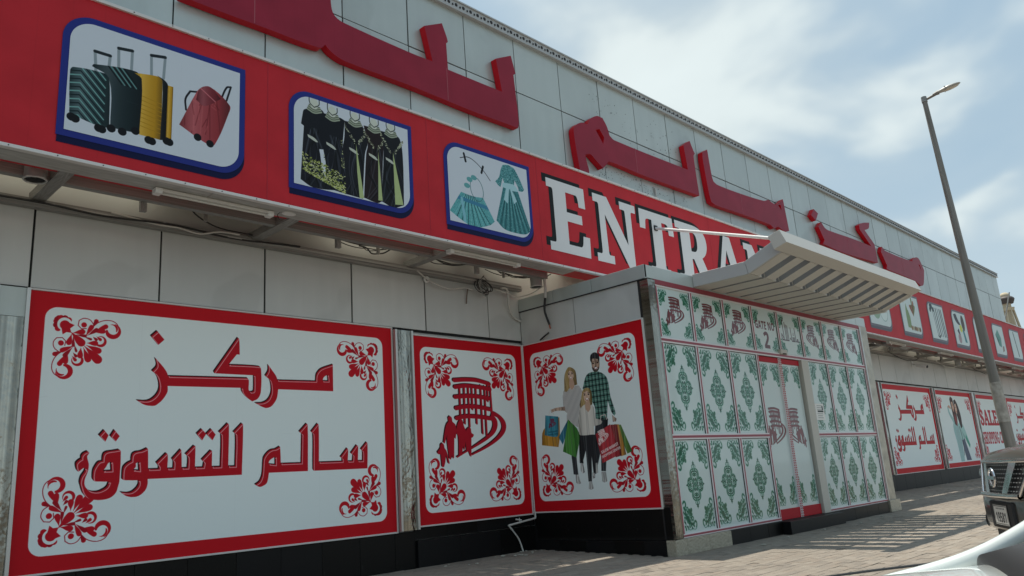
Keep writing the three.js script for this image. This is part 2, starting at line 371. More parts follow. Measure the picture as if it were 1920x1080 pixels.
// ------------------------------------------------------------------ print artwork
const POSTER_RED = '#c3101e', INK = '#c00f22', PAPER = '#e6efed';
function drop(x, x0, y0, x1, y1, w, col) { // teardrop: tip at 0, round end of radius w centred at 1
  const a = Math.atan2(y1 - y0, x1 - x0), d = Math.hypot(x1 - x0, y1 - y0); x.save(); x.translate(x0, y0); x.rotate(a);
  x.beginPath(); x.moveTo(0, 0); x.bezierCurveTo(d * 0.4, w * 0.15, d * 0.6, w, d, w); x.arc(d, 0, w, Math.PI / 2, -Math.PI / 2, true); x.bezierCurveTo(d * 0.6, -w, d * 0.4, -w * 0.15, 0, 0); x.fillStyle = col; x.fill(); x.restore();
}
function curl(x, cx, cy, r, a0, a1, w, col, shrink = 0) { // crescent, thickest at the end
  const A = [], B = [], n = 18;
  for (let i = 0; i <= n; i++) { const t = i / n, a = a0 + (a1 - a0) * t, k = w * Math.sin(Math.PI * Math.min(1, 0.06 + t * 0.86)) * (0.35 + 0.65 * t), R = r * (1 - shrink * t); A.push([cx + Math.cos(a) * (R + k / 2), cy + Math.sin(a) * (R + k / 2)]); B.unshift([cx + Math.cos(a) * (R - k / 2), cy + Math.sin(a) * (R - k / 2)]); }
  fillP(x, [...A, ...B], col);
}
const D = Math.PI / 180;
function ornament(x, px, py, sx, sy, col, dark, paper, flower = true) {
  x.save(); if (!flower) { x.shadowColor = '#2f8f6d'; x.shadowBlur = 3; } x.translate(px, py); x.scale(sx, sy);
  for (let m = 0; m < 2; m++) {
    x.save(); if (m) x.transform(0, 1, 1, 0, 0, 0);
    strokeP(x, smooth([[0.31, 0.46], [0.20, 0.53], [0.07, 0.64], [0.02, 0.78], [0.05, 0.90], [0.15, 0.97]], false, 6), dark, 0.012);
    strokeP(x, smooth([[0.12, 0.58], [0.04, 0.52], [0.02, 0.43], [0.06, 0.36], [0.14, 0.35], [0.19, 0.40], [0.18, 0.47]], false, 6), dark, 0.012);
    curl(x, 0.185, 0.86, 0.115, 165 * D, -95 * D, 0.099, col, 0.25);
    curl(x, 0.16, 0.85, 0.075, 200 * D, 60 * D, 0.045, col);
    drop(x, 0.24, 0.56, 0.125, 0.755, 0.036, col); drop(x, 0.23, 0.57, 0.205, 0.72, 0.036, col); drop(x, 0.30, 0.48, 0.19, 0.62, 0.032, dark);
    disc(x, 0.125, 0.435, 0.041, col); disc(x, 0.05, 0.61, 0.034, col); drop(x, 0.15, 0.56, 0.06, 0.60, 0.024, dark);
    drop(x, 0.32, 0.46, 0.15, 0.545, 0.036, col);
    curl(x, 0.365, 0.685, 0.075, 205 * D, -60 * D, 0.062, col); drop(x, 0.29, 0.62, 0.34, 0.685, 0.024, col); drop(x, 0.30, 0.57, 0.345, 0.625, 0.022, dark);
    drop(x, 0.31, 0.44, 0.345, 0.545, 0.018, dark); drop(x, 0.27, 0.27, 0.235, 0.42, 0.040, col); drop(x, 0.29, 0.3, 0.30, 0.46, 0.024, dark);
    drop(x, 0.44, 0.47, 0.52, 0.665, 0.048, col); drop(x, 0.41, 0.48, 0.405, 0.615, 0.041, col); drop(x, 0.46, 0.455, 0.60, 0.60, 0.029, dark);
    if (flower) for (let k = 0; k < 4; k++) { const a = (225 - k * 29) * D; disc(x, 0.155 + Math.cos(a) * 0.115, 0.135 + Math.sin(a) * 0.115, 0.045, k % 2 ? col : dark); }
    else { drop(x, 0.16, 0.16, 0.05, 0.14, 0.040, col); drop(x, 0.18, 0.18, 0.12, 0.28, 0.036, dark); drop(x, 0.12, 0.28, 0.05, 0.31, 0.028, col); drop(x, 0.36, 0.3, 0.46, 0.36, 0.028, dark); drop(x, 0.42, 0.2, 0.53, 0.26, 0.043, col); drop(x, 0.6, 0.16, 0.68, 0.24, 0.032, col); }
    x.restore();
  }
  drop(x, 0.44, 0.44, 0.66, 0.66, 0.067, col); drop(x, 0.24, 0.24, 0.41, 0.41, 0.060, col);
  if (flower) {
    disc(x, 0.16, 0.14, 0.105, paper); disc(x, 0.165, 0.15, 0.072, col);
    fillP(x, smooth([[0.12, 0.21], [0.14, 0.30], [0.19, 0.26], [0.26, 0.265], [0.24, 0.20], [0.30, 0.14], [0.22, 0.11], [0.16, 0.12]], true, 4, 0.5), col);
  }
  x.restore();
}
function medallion(x, cx, cy, s, col, dark) {
  x.save(); x.shadowColor = '#2f8f6d'; x.shadowBlur = 3; x.translate(cx, cy); x.scale(s, s);
  for (const [ang, len] of [[0, 1], [90, 0.62], [180, 1], [270, 0.62]]) {
    x.save(); x.rotate(ang * D); const k = len === 1 ? 1 : 0.9;
    for (const sg of [-1, 1]) {
      x.save(); x.scale(sg * k, len === 1 ? 1 : 0.86);
      curl(x, 0.055, 0.27, 0.075, -80 * D, 215 * D, 0.05, col, 0.25); curl(x, 0.06, 0.28, 0.125, -85 * D, 130 * D, 0.055, dark); curl(x, 0.055, 0.3, 0.18, -60 * D, 105 * D, 0.055, col);
      drop(x, 0, 0.08, 0.05, 0.17, 0.03, dark); drop(x, 0.04, 0.08, 0.11, 0.13, 0.026, col); disc(x, 0.05, 0.275, 0.026, dark); drop(x, 0.01, 0.36, 0.05, 0.47, 0.025, col);
      if (len === 1) { curl(x, 0.05, 0.55, 0.05, -90 * D, 160 * D, 0.025, dark); disc(x, 0.09, 0.53, 0.02, col); drop(x, 0, 0.6, 0.035, 0.66, 0.018, col); } else { disc(x, 0.19, 0.31, 0.025, dark); disc(x, 0.15, 0.41, 0.025, dark); }
      x.restore();
    }
    drop(x, 0, 0.2, 0, 0.35, 0.02, dark); if (len === 1) { drop(x, 0, 0.74, 0, 0.62, 0.035, dark); drop(x, 0, 0.46, 0, 0.56, 0.02, col); } else drop(x, 0, 0.52, 0, 0.44, 0.03, dark);
    x.restore();
  }
  for (let k = 0; k < 8; k++) drop(x, 0, 0, Math.cos(k * 45 * D) * 0.07, Math.sin(k * 45 * D) * 0.07, 0.018, k % 2 ? dark : col);
  x.restore();
}
// raised red lettering style: black bevel towards upper left, pale inner edge
function inked(x, pts, holes, shadow = 0.012, edge = true) {
  const path = () => { x.beginPath(); for (const l of [pts, ...holes]) { l.forEach(([a, b], i) => (i ? x.lineTo(a, b) : x.moveTo(a, b))); x.closePath(); } };
  const reps = [1, 0.75, 0.5, 0.25];
  for (const k of reps) { x.save(); x.translate(-shadow * k * 1.2, shadow * k); path(); x.fillStyle = '#2a0a10'; x.fill('evenodd'); x.restore(); }
  path(); x.fillStyle = '#b90f20'; x.fill('evenodd');
  if (edge) { x.save(); path(); x.clip('evenodd'); x.translate(0.018, -0.016); path(); x.strokeStyle = '#e6949a'; x.lineWidth = 0.010; x.stroke(); x.restore(); }
}
const inside = (p, poly) => { let c = false; for (let i = 0, j = poly.length - 1; i < poly.length; j = i++) if ((poly[i][1] > p[1]) !== (poly[j][1] > p[1]) && p[0] < (poly[j][0] - poly[i][0]) * (p[1] - poly[i][1]) / (poly[j][1] - poly[i][1]) + poly[i][0]) c = !c; return c; };
function shopName(x, edge = true, shadow) {
  const S = TEXT_SHAPES.map((s) => smooth(cm(s))), Hs = TEXT_HOLES.map((s) => smooth(cm(s)));
  for (const s of S) inked(x, s, Hs.filter((h) => inside([(h[0][0] + h[5 % h.length][0]) / 2, (h[0][1] + h[5 % h.length][1]) / 2], s)), shadow, edge);
}
function towerLogo(x, cx, cy, s, flip = 1, red = '#b5162a', dk = '#3a0c16', solid = true) {
  x.save(); x.translate(cx, cy); x.scale(s * flip, s);
  for (const [ox, oy, c] of [[-0.022, 0.012, dk], [0, 0, red]]) {
    x.save(); x.translate(ox, oy);
    for (const b of LOGO_BANDS) strokeP(x, smooth(cm(b), false, 6, 2), c, 0.065);
    for (const b of LOGO_BARS) strokeP(x, cm(b), c, 0.036);
    for (const b of LOGO_SHAPES) fillP(x, smooth(cm(b), true, 4), c);
    x.restore();
  }
  x.restore();
}
function posterBase(w, h, ppm) {
  const [c, x] = sheet(w, h, ppm, POSTER_RED), m = 0.165, r = 0.13;
  x.beginPath(); x.roundRect(m, m, w - 2 * m, h - 2 * m, r); x.fillStyle = PAPER; x.fill();
  return [c, x];
}
function posterCorners(x, w, h, s, m = 0.25) {
  for (const [fx, fy] of [[0, 0], [1, 0], [0, 1], [1, 1]]) ornament(x, fx ? w - m : m, fy ? h - m : m, fx ? -s : s, fy ? -s : s, INK, '#a50f22', PAPER);
}
function grime(x, w, h, n = 26, a = 0.03) { // print wear: faint scuffs and seams
  for (let i = 0; i < n; i++) { x.strokeStyle = rnd() < 0.5 ? `rgba(40,40,40,${a})` : `rgba(255,255,255,${a * 1.4})`; x.lineWidth = rr(0.003, 0.012); const px = rr(0, w), py = rr(0, h); x.beginPath(); x.moveTo(px, py); x.lineTo(px + rr(-0.3, 0.3), py + rr(-0.05, 0.05)); x.stroke(); }
  for (let k = 1; k < w / 1.2; k++) { x.fillStyle = `rgba(60,70,80,${a * 0.9})`; x.fillRect(k * 1.2, 0, 0.006, h); }
}
function familyPhoto(x) {
  FAMILY_SHAPES.forEach((s, i) => {
    const p = smooth(cm(s), true, 4, 1.0), c = FAMILY_COLOURS[i];
    if (c !== 'plaid' && c !== 'stripe') {
      fillP(x, p, c); x.save(); trace(x, p); x.clip(); const bx = p.map((a) => a[0]), by = p.map((a) => a[1]), a0 = Math.min(...bx), a1 = Math.max(...bx), b0 = Math.min(...by), b1 = Math.max(...by), hair = i === 8 || i === 10;
      for (let k = 0; k < (hair ? 40 : 14); k++) { const sx = rr(a0, a1); strokeP(x, smooth([[sx, b1], [sx + rr(-0.02, 0.02), (b0 + b1) / 2], [sx + rr(-0.03, 0.03), b0]], false), k % 2 ? (hair ? 'rgba(70,48,20,.55)' : 'rgba(0,0,0,.16)') : (hair ? 'rgba(222,196,140,.6)' : 'rgba(255,255,255,.10)'), hair ? 0.007 : 0.02); }
      const g = x.createLinearGradient(a0, 0, a1, 0); g.addColorStop(0, 'rgba(0,0,0,.22)'); g.addColorStop(0.4, 'rgba(255,255,255,.08)'); g.addColorStop(1, 'rgba(0,0,0,.25)'); x.fillStyle = g; x.fillRect(a0, b0, a1 - a0, b1 - b0); x.restore();
      if (i === 9 || i === 11) { const cx = (a0 + a1) / 2; fillP(x, smooth([[cx - 0.035, b0 + 0.03], [cx + 0.04, b0 + 0.03], [cx + 0.06, b0 - 0.10], [cx, b0 - 0.17], [cx - 0.05, b0 - 0.10]], true, 4), '#c7a48c'); fillP(x, p, c); }
      return;
    }
    x.save(); trace(x, p); x.clip(); x.fillStyle = c === 'plaid' ? '#4f7d70' : '#dcd9d2'; x.fillRect(0, 0, 3, 3);
    for (let k = 0; k < 60; k++) {
      if (c === 'plaid') { x.fillStyle = k % 2 ? 'rgba(15,22,24,.75)' : 'rgba(190,215,205,.45)'; x.fillRect(k * 0.035, 0, k % 2 ? 0.016 : 0.008, 3); x.fillRect(0, k * 0.045, 3, k % 2 ? 0.018 : 0.008); } else { x.fillStyle = '#50525c'; x.fillRect(k * 0.026, 0, 0.007, 3); }
    }
    x.restore();
  });
  // faces of the printed figures: brows, eyes, smiles
  for (const [f, s] of [[9, 0.10], [11, 0.115], [12, 0.125]]) {
    const p = cm(FAMILY_SHAPES[f]), cx = p.reduce((a, b) => a + b[0], 0) / p.length, cy = p.reduce((a, b) => a + b[1], 0) / p.length;
    for (const e of [-1, 1]) { disc(x, cx + e * s * 0.36, cy + s * 0.25, s * 0.15, '#221a18', s * 0.10); strokeP(x, [[cx + e * s * 0.2, cy + s * 0.47], [cx + e * s * 0.55, cy + s * 0.45]], '#4a3526', s * 0.07); }
    strokeP(x, [[cx, cy + s * 0.2], [cx + s * 0.06, cy - s * 0.1]], '#a87f68', s * 0.06); x.beginPath(); x.ellipse(cx + 0.004, cy - s * 0.42, s * 0.3, s * 0.16, 0, 0, 7); x.fillStyle = '#f2eeea'; x.fill(); strokeP(x, smooth([[cx - s * 0.32, cy - s * 0.32], [cx, cy - s * 0.6], [cx + s * 0.34, cy - s * 0.32]], false), '#9a4a44', s * 0.07);
  }
  // bag handles, folds and print
  const at = (i) => { const p = cm(FAMILY_SHAPES[i]); return [p.reduce((a, b) => a + b[0], 0) / p.length, p.reduce((a, b) => a + b[1], 0) / p.length]; };
  const [bx, by] = at(23); x.save(); x.translate(bx, by); x.rotate(0.32); towerLogo(x, -0.03, 0.12, 0.16, 1, '#f0d8d4', '#f0d8d4'); textUp(x, 'SALEM MARKET', 0.02, -0.08, 0.062, '#f2e6e2', 'bold', 'sans-serif', 0.8); textUp(x, 'SHOPPING CENTER', 0.02, -0.15, 0.055, '#f2e6e2', 'bold', 'sans-serif', 0.8); x.restore();
  const [tx, ty] = at(16); towerLogo(x, tx, ty + 0.06, 0.11, 1, '#7b2a44', '#7b2a44'); textUp(x, 'SALEM MARKET', tx, ty - 0.07, 0.04, '#123c50', 'bold', 'sans-serif', 0.7); textUp(x, 'SHOPPING CENTER', tx, ty - 0.115, 0.038, '#123c50', 'bold', 'sans-serif', 0.66);
  const [hx, hy] = at(23); strokeP(x, smooth([[hx - 0.1, hy + 0.32], [hx - 0.07, hy + 0.45], [hx + 0.02, hy + 0.46], [hx + 0.04, hy + 0.38]], false), '#d8c8c0', 0.012);
  strokeP(x, smooth([[tx - 0.06, ty + 0.22], [tx - 0.02, ty + 0.31], [tx + 0.05, ty + 0.22]], false), '#e0dcd4', 0.010);
}
function twoWomen(x, w, h) { // printed photograph of two women laughing, long loose shirts, one in jeans
  x.save(); x.translate(w * 0.52, 0.17); const s = (h - 0.35) / 3; x.scale(s * 1.25, s);
  fillP(x, smooth([[-0.55, 0.02], [-0.62, 0.9], [-0.72, 1.55], [-0.5, 1.9], [-0.1, 1.85], [0.02, 1.3], [-0.05, 0.5], [-0.12, 0.02]]), '#9fc3c2'); fillP(x, smooth([[0.16, 0.05], [0.02, 0.8], [0.02, 1.3], [0.3, 1.25], [0.75, 0.05]]), '#5b6275');
  fillP(x, smooth([[-0.1, 1.7], [0.25, 1.85], [0.55, 1.6], [0.95, 0.75], [0.82, 0.6], [0.45, 1.1], [0.1, 0.95], [-0.1, 1.1]]), '#a9cfc9'); fillP(x, smooth([[0.62, 1.25], [0.95, 0.75], [0.82, 0.6], [0.55, 1.0]]), '#4fa890');
  fillP(x, smooth([[-0.6, 1.75], [-0.95, 2.2], [-0.98, 2.5], [-0.85, 2.5], [-0.8, 2.25], [-0.45, 1.95]]), '#9fc3c2'); fillP(x, smooth([[-0.98, 2.48], [-0.75, 2.58], [-0.55, 2.45], [-0.6, 2.38], [-0.85, 2.45]]), '#caa48e');
  fillP(x, smooth([[-0.55, 2.85], [-0.4, 2.98], [-0.2, 2.9], [-0.12, 2.5], [-0.05, 2.0], [-0.2, 1.6], [-0.45, 1.7], [-0.5, 2.2]]), '#4b2f2a'); fillP(x, smooth([[-0.12, 2.8], [0.1, 2.85], [0.3, 2.6], [0.45, 2.1], [0.4, 1.6], [0.2, 1.5], [0.05, 1.9], [-0.1, 2.4]]), '#3a2826');
  fillP(x, smooth([[-0.42, 2.72], [-0.28, 2.74], [-0.2, 2.5], [-0.3, 2.25], [-0.42, 2.4]]), '#d2ab95'); fillP(x, smooth([[-0.08, 2.62], [0.08, 2.66], [0.12, 2.4], [0.02, 2.15], [-0.1, 2.3]]), '#d8b09a'); fillP(x, smooth([[-0.4, 1.9], [-0.25, 2.2], [-0.1, 1.9], [-0.2, 1.6]]), '#8c3c3c');
  for (const [a, b] of [[-0.35, 2.58], [-0.26, 2.58], [-0.04, 2.48], [0.05, 2.48]]) disc(x, a, b, 0.022, '#2a1c1a', 0.014); strokeP(x, [[-0.37, 2.38], [-0.3, 2.34], [-0.24, 2.39]], '#b04848', 0.02); strokeP(x, [[-0.05, 2.29], [0.01, 2.26], [0.06, 2.3]], '#b04848', 0.02);
  for (let k = 0; k < 16; k++) strokeP(x, [[-0.5 + k * 0.025, 1.7 - (k % 3) * 0.15], [-0.56 + k * 0.03, 0.1 + (k % 4) * 0.1]], k % 2 ? 'rgba(80,110,112,.45)' : 'rgba(215,232,230,.5)', 0.018);
  for (let k = 0; k < 9; k++) strokeP(x, [[0.12 + k * 0.05, 1.5 - k * 0.05], [0.3 + k * 0.07, 1.05 - k * 0.05]], 'rgba(70,110,105,.4)', 0.016);
  strokeP(x, smooth([[0.0, 1.6], [0.12, 1.1], [0.05, 0.5], [-0.02, 0.3]], false), '#3c3a44', 0.05); x.restore();
}
// ------------------------------------------------------------------ ground and paving
const ZW = -9.557, ZP = -6.80, ZF = -8.10, ZC = -8.65, XS = 10.146; // lower wall, portico glass, sign band, upper screen, portico side
const slope = (z) => (z < ZP ? (ZP - z) * 0.032 : 0);
{
  const g = new THREE.PlaneGeometry(900, 900, 1, 1).rotateX(-Math.PI / 2).translate(60, -0.05, 0);
  const m = mesh('ground', uvm(g, 0, 2, 0.1), std([0.24, 0.215, 0.19], 0.95, 0, { map: noiseTex(256, (u, v) => { const k = 0.9 + tn(u, v, 6, 5, 1) * 0.3; return [k, k, k]; }, true) })); m.userData.kind = 'structure';
}
const pavement = structure('pavement');
{
  const bed = new THREE.PlaneGeometry(64, 26, 1, 52).rotateX(-Math.PI / 2).translate(30, 0, 3.4); const p = bed.attributes.position;
  for (let i = 0; i < p.count; i++) p.setY(i, slope(p.getZ(i)) - 0.014); bed.computeVertexNormals();
  mesh('bedding', uvm(bed, 0, 2, 0.5), std([0.13, 0.112, 0.092], 0.95), pavement);
  const grain = noiseTex(128, (u, v) => { const k = 0.93 + tn(u, v, 24, 3, 5) * 0.3; return [k, k, k - 0.01]; }, true);
  const PL = 0.21, PW = 0.105, gap = 0.004, geos = [0, 1, 2].map((i) => uvm(new RoundedBoxGeometry(PL - gap, 0.05, PW - gap, 1, 0.004 + i * 0.001).translate(0, -0.025, 0), 0, 2, 3, i * 0.3, i * 0.21));
  const mats = [[0.306, 0.260, 0.215], [0.287, 0.243, 0.202], [0.324, 0.278, 0.232], [0.266, 0.228, 0.192], [0.300, 0.248, 0.202]].map((c) => std(c, 0.9, 0, { map: grain }));
  const white = std([1, 1, 1], 0.9, 0, { map: grain }), all = [];
  const F = V(0, 0, -1).applyEuler(camera.rotation);
  for (let r = 0; r < 108; r++) for (let c = 0; c < 190; c++) {
    const z = -9.50 + r * PW + PW / 2, x = 3.2 + (c + (r % 2) * 0.5) * PL; if (z > 1.8) continue;
    if (x > XS - 0.02 && x < 19.0 && z < ZP - 0.02) continue;
    const d = Math.hypot(x, z), ahead = (x * F.x + z * F.z) / d;
    all.push({ x, z, d, seen: ahead > 0.8 && z < -3.2 && d > 5.5 && x > 6.9 ? d : 999 + d });
  }
  all.sort((a, b) => a.seen - b.seen);
  const place = (o, q) => { o.position.set(q.x, slope(q.z) + rr(-0.0035, 0.0015) - (rnd() < 0.03 ? 0.006 : 0), q.z); o.rotation.set(q.z < ZP ? 0.032 : 0, rr(-0.012, 0.012), rr(-0.008, 0.008)); };
  for (const q of all.slice(0, 300)) { const m = mesh('paver', geos[Math.floor(rnd() * 3)], mats[Math.floor(rnd() ** 1.3 * 5)], pavement); place(m, q); }
  const rest = all.slice(300), inst = new THREE.InstancedMesh(geos[0], white, rest.length), o = new THREE.Object3D(), col = new THREE.Color();
  rest.forEach((q, i) => { place(o, q); o.updateMatrix(); inst.setMatrixAt(i, o.matrix); const b = mats[Math.floor(rnd() ** 1.3 * 5)].color, k = 1 + fbm(q.x * 0.35, q.z * 0.35, 2, 3) * 0.45 - sstep(0.28, 0.42, fbm(q.x * 0.9 + 5, q.z * 0.9, 7, 4)) * 0.3; inst.setColorAt(i, col.copy(b).multiplyScalar(k * rr(0.94, 1.05))); });
  inst.name = 'paver'; inst.userData.kind = 'stuff'; inst.castShadow = inst.receiveShadow = true; pavement.add(inst);
}

// ------------------------------------------------------------------ the shopping centre
const hall = thing('shopping_centre', 'long low building clad in grey aluminium panels with black tiled base', 'building');
mesh('wall', [box(-8, 62, 0, 5.12, -30, ZW - 0.05)], M.wallClad[0], hall);
mesh('roof', box(-8, 62, 5.12, 5.2, -30, ZW - 0.05), M.offWhite, hall);
const panelAt = (name, x0, x1, y0, y1, z, mats) => {
  const g = uvm(box(-(x1 - x0) / 2, (x1 - x0) / 2, -(y1 - y0) / 2, (y1 - y0) / 2, -0.02, 0), 0, 1, 1, x0 + 3.3 * Math.floor(rnd() * 7), y0 + 1.7 * Math.floor(rnd() * 5));
  const m = mesh(name, g, mats[Math.floor(rnd() * mats.length)], hall); m.position.set((x0 + x1) / 2, (y0 + y1) / 2, z + rr(-0.003, 0.003)); m.rotation.set(rr(-0.004, 0.004), rr(-0.004, 0.004), 0); return m;
};
// lower wall: one course of panels above the posters
mesh('backing', [box(-6, XS, 3.60, 4.6, ZW - 0.05, ZW - 0.025), box(19.0, 60, 3.60, 4.6, ZW - 0.05, ZW - 0.025)], M.backing, hall);
for (let k = -4; k < 42; k++) {
  let a = 2.353 + k * 1.4, b = a + 1.4; if (a > 9 && b < 19.1) continue; if (k === 5) b = XS; if (a < 19.05 && b > 19) a = 19.05; if (b <= a) continue;
  panelAt('wall_panel', a + 0.013, b - 0.013, 3.635, 4.54, ZW + 0.0, M.wallClad);
}
panelAt('wall_panel', 9.361, XS - 0.005, 3.635, 4.54, ZW, M.wallClad);
// upper screen: two courses, 1.22 m modules
const X0 = 3.43 - 1.2175 * 6, X1 = 42.05;
mesh('screen_frame', [box(X0, X1, 5.2, 9.06, ZC - 0.08, ZC - 0.03)], M.backing, hall);
for (let k = 0; X0 + k * 1.2175 < X1 - 0.2; k++) {
  const a = X0 + k * 1.2175 + 0.011, b = Math.min(X1, a + 1.2175 - 0.022);
  panelAt('cladding_panel', a, b, 6.40, 7.942, ZC, M.clad); panelAt('cladding_panel', a, b, 7.964, 9.0, ZC, M.clad);
}
{
  const c = mesh('cornice', [box(X0, X1 + 0.05, 9.0, 9.15, ZC - 0.12, ZC + 0.06), box(X0, X1 + 0.07, 9.15, 9.175, ZC - 0.14, ZC + 0.085), box(X0, X1 + 0.07, 8.985, 9.0, ZC - 0.1, ZC + 0.075)], M.cornice, hall);
  const s = []; for (let x = X0 + 0.1; x < X1; x += 0.165) s.push(new THREE.SphereGeometry(0.034, 8, 5).scale(1, 1, 0.35).translate(x, 9.085, ZC + 0.06), new THREE.BoxGeometry(0.02, 0.03, 0.02).translate(x + 0.082, 9.065, ZC + 0.066));
  const st = mesh('stud', s, M.dark, c); st.userData.kind = 'stuff';
}
for (let k = 0; k < 20; k++) mesh('screen_brace', [rod([X0 + 2 + k * 2.44, 5.2, ZW - 0.3], [X0 + 2 + k * 2.44, 8.6, ZC - 0.08], 0.03, 0.03, 6)], M.steel, hall);
// black granite base of the lower wall
{
  const upper = (x0, x1, w) => { for (let x = x0; x < x1 - 0.02; x += w) { const e = Math.min(x + w, x1); mesh('plinth_tile', rbox(x + 0.002, e - 0.002, 0.47, 0.665, ZW - 0.05, ZW - 0.004 + rr(0, 0.003), 0.002), rnd() < 0.5 ? M.granite : M.graniteB, hall); } };
  const lower = (x0, x1, w, z, top) => { for (let x = x0; x < x1 - 0.02; x += w) { const e = Math.min(x + w, x1); mesh('plinth_tile', rbox(x + 0.002, e - 0.002, 0, top, ZW - 0.05, z + rr(0, 0.003), 0.003), rnd() < 0.5 ? M.granite : M.graniteB, hall); } };
  lower(-3, 7.58, 0.6, ZW + 0.005, 0.60); upper(7.58, XS, 0.62); lower(7.58, XS, 0.84, ZW + 0.05, 0.462);
  lower(19.0, 58, 0.9, ZW + 0.01, 0.585);
}
// open service space under the sign band: boards, steel tubes, deck with a slit of daylight at its front edge
{
  const seg = [[-6, 8.1, 0], [8.1, 8.5, 1], [8.5, 8.98, 0], [8.98, 9.22, 1], [9.22, 9.46, 0], [9.46, 10.2, 1], [10.2, 19.4, 0], [19.4, 27.0, 1], [27.0, 60, 0]];
  for (const [a, b, slit] of seg) for (let x = a; x < b - 0.01; x += 1.22) { const e = Math.min(b, x + 1.22) - 0.006, zf = slit ? -8.85 : -8.735, w = e - x - 0.006, d = zf - ZW + 0.04, kind = rnd(), tr = kind < 0.6; mesh('ceiling_board', tr ? new THREE.PlaneGeometry(w, d).rotateX(Math.PI / 2).translate((x + e) / 2, 5.09 + rr(0, 0.015), zf - d / 2) : box(x + 0.006, e, 5.08 + rr(0, 0.015), 5.11, ZW - 0.04, zf), tr ? M.trans : kind < 0.82 ? M.deck : M.dark, hall); }  // dark boards stand in for the shadowed void where boards are missing
  const runs = [[-6, XS - 0.03], [19.08, 60]];
  for (const [a, b] of runs) {
    for (let x = a; x < b - 0.01; x += 2.44) mesh('soffit_board', box(x + 0.003, Math.min(b, x + 2.44) - 0.003, 4.598, 4.618, -8.44, ZF - 0.02), M.strip, hall);
    mesh('steel_tube', box(a, b, 4.61, 4.74, -8.88, -8.79), M.steel, hall); mesh('steel_tube', box(a, b, 4.52, 4.62, ZW + 0.03, ZW + 0.12), M.steel, hall);
    mesh('steel_tube', box(a, b, 4.86, 4.95, -9.24, -9.16), M.steel, hall);
    mesh('steel_tube', box(a, b, 4.56, 4.58, ZW - 0.01, ZW + 0.14), M.strip, hall);
  }
  const beams = []; for (let x = -2.9; x < 59; x += 2.62) if (x < 10 || x > 19.3) beams.push(x);
  for (const x of beams) {
    mesh('cross_beam', box(x - 0.07, x + 0.07, 4.60, 4.70, ZW + 0.03, -8.44), M.steel, hall);
    mesh('hanger', box(x + 0.9, x + 0.97, 4.5, 5.08, -8.93, -8.875), M.steel, hall); mesh('hanger', box(x + 1.75, x + 1.79, 4.6, 5.08, -9.135, -9.10), M.steel, hall);
    mesh('bracket', rod([x + 0.02, 4.66, -8.46], [x + 0.5, 5.06, -9.3], 0.04, 0.04, 4), M.steel, hall);
  }
  for (const [x, z, w, d, a] of [[3.55, -8.95, 0.7, 0.4, 0.1], [4.0, -9.3, 0.9, 0.25, -0.06], [1.5, -8.9, 0.35, 0.3, 0.2]]) { const m = mesh('torn_board', uvm(new THREE.BoxGeometry(w, 0.03, d, 4, 1, 3), 0, 2, 2), M.board, hall); m.position.set(x, 4.99, z); m.rotation.set(0.06, a, 0.05); }
  for (const [x, w] of [[8.55, 0.5], [24, 0.6], [29.5, 0.6]]) { const gr = []; for (let k = 0; k < 8; k++) gr.push(box(x + k * w / 8, x + k * w / 8 + 0.02, 4.97, 5.06, -8.95, -8.7)); mesh('vent_grille', gr, M.black, hall); }
  if (runs) for (let x = 19.8; x < 50; x += 1.31) { // broken ceiling remnants further along
    mesh('hanger', rod([x, 4.6 + rr(-0.1, 0.1), rr(-9.4, -8.5)], [x + rr(-0.5, 0.5), 5.05, rr(-9.4, -8.6)], 0.015, 0.015, 5), rnd() < 0.5 ? M.steel : M.black, hall);
    if (rnd() < 0.75) { const m = mesh('torn_board', new THREE.BoxGeometry(rr(0.4, 1.1), 0.02, rr(0.15, 0.4)), [M.steel, M.dark, M.strip][Math.floor(rnd() * 3)], hall); m.position.set(x, rr(4.58, 4.9), rr(-9.3, -8.55)); m.rotation.set(rr(-0.3, 0.3), rr(-0.6, 0.6), rr(-0.15, 0.15)); }
  }
}
// crumpled chrome cover strips beside the posters
function column(name, x0, x1, y0, y1, label, topGrey) {
  const t = thing(name, label, 'column', [(x0 + x1) / 2, 0, ZW + 0.03], 'chrome clad columns'), w = (x1 - x0) / 2;
  const core = (a, b, mt, n) => { const g = new THREE.BoxGeometry(2 * w, b - a, 0.06, 6, Math.max(2, Math.round((b - a) * 8)), 1).translate(0, (a + b) / 2, 0.02), p = g.attributes.position; for (let i = 0; i < p.count; i++) if (p.getZ(i) > 0) p.setZ(i, p.getZ(i) + fbm(p.getX(i) * 5 + x0, p.getY(i) * 3, 1, 3) * 0.02); g.computeVertexNormals(); return mesh(n, uvm(g), mt, t); };
  if (topGrey) core(y1 - 0.32, y1, M.clad[0], 'cap_panel');
  core(y0, topGrey ? y1 - 0.325 : y1, M.chrome, 'sheath');
  for (const s of [-1, 1]) mesh('edge_trim', box(s * w - 0.018, s * w + 0.018, y0, y1, 0.02, 0.075), M.alu, t);
  return t;
}
column('chrome_column', 2.04, 2.33, 0.62, 3.6, 'silver column strip left of the large white Arabic poster', true);
column('chrome_column', 7.27, 7.58, 0.62, 3.58, 'crumpled chrome column strip between the large poster and the logo poster');
column('chrome_column', 32.19, 32.44, 0.6, 3.55, 'narrow chrome strip between far Arabic poster and poster of two women');
column('chrome_column', 37.22, 37.66, 0.6, 3.52, 'narrow chrome strip between poster of two women and red lettered poster');
column('chrome_column', 26.80, 27.06, 0.6, 3.56, 'narrow chrome strip just right of the portico beside far Arabic poster');

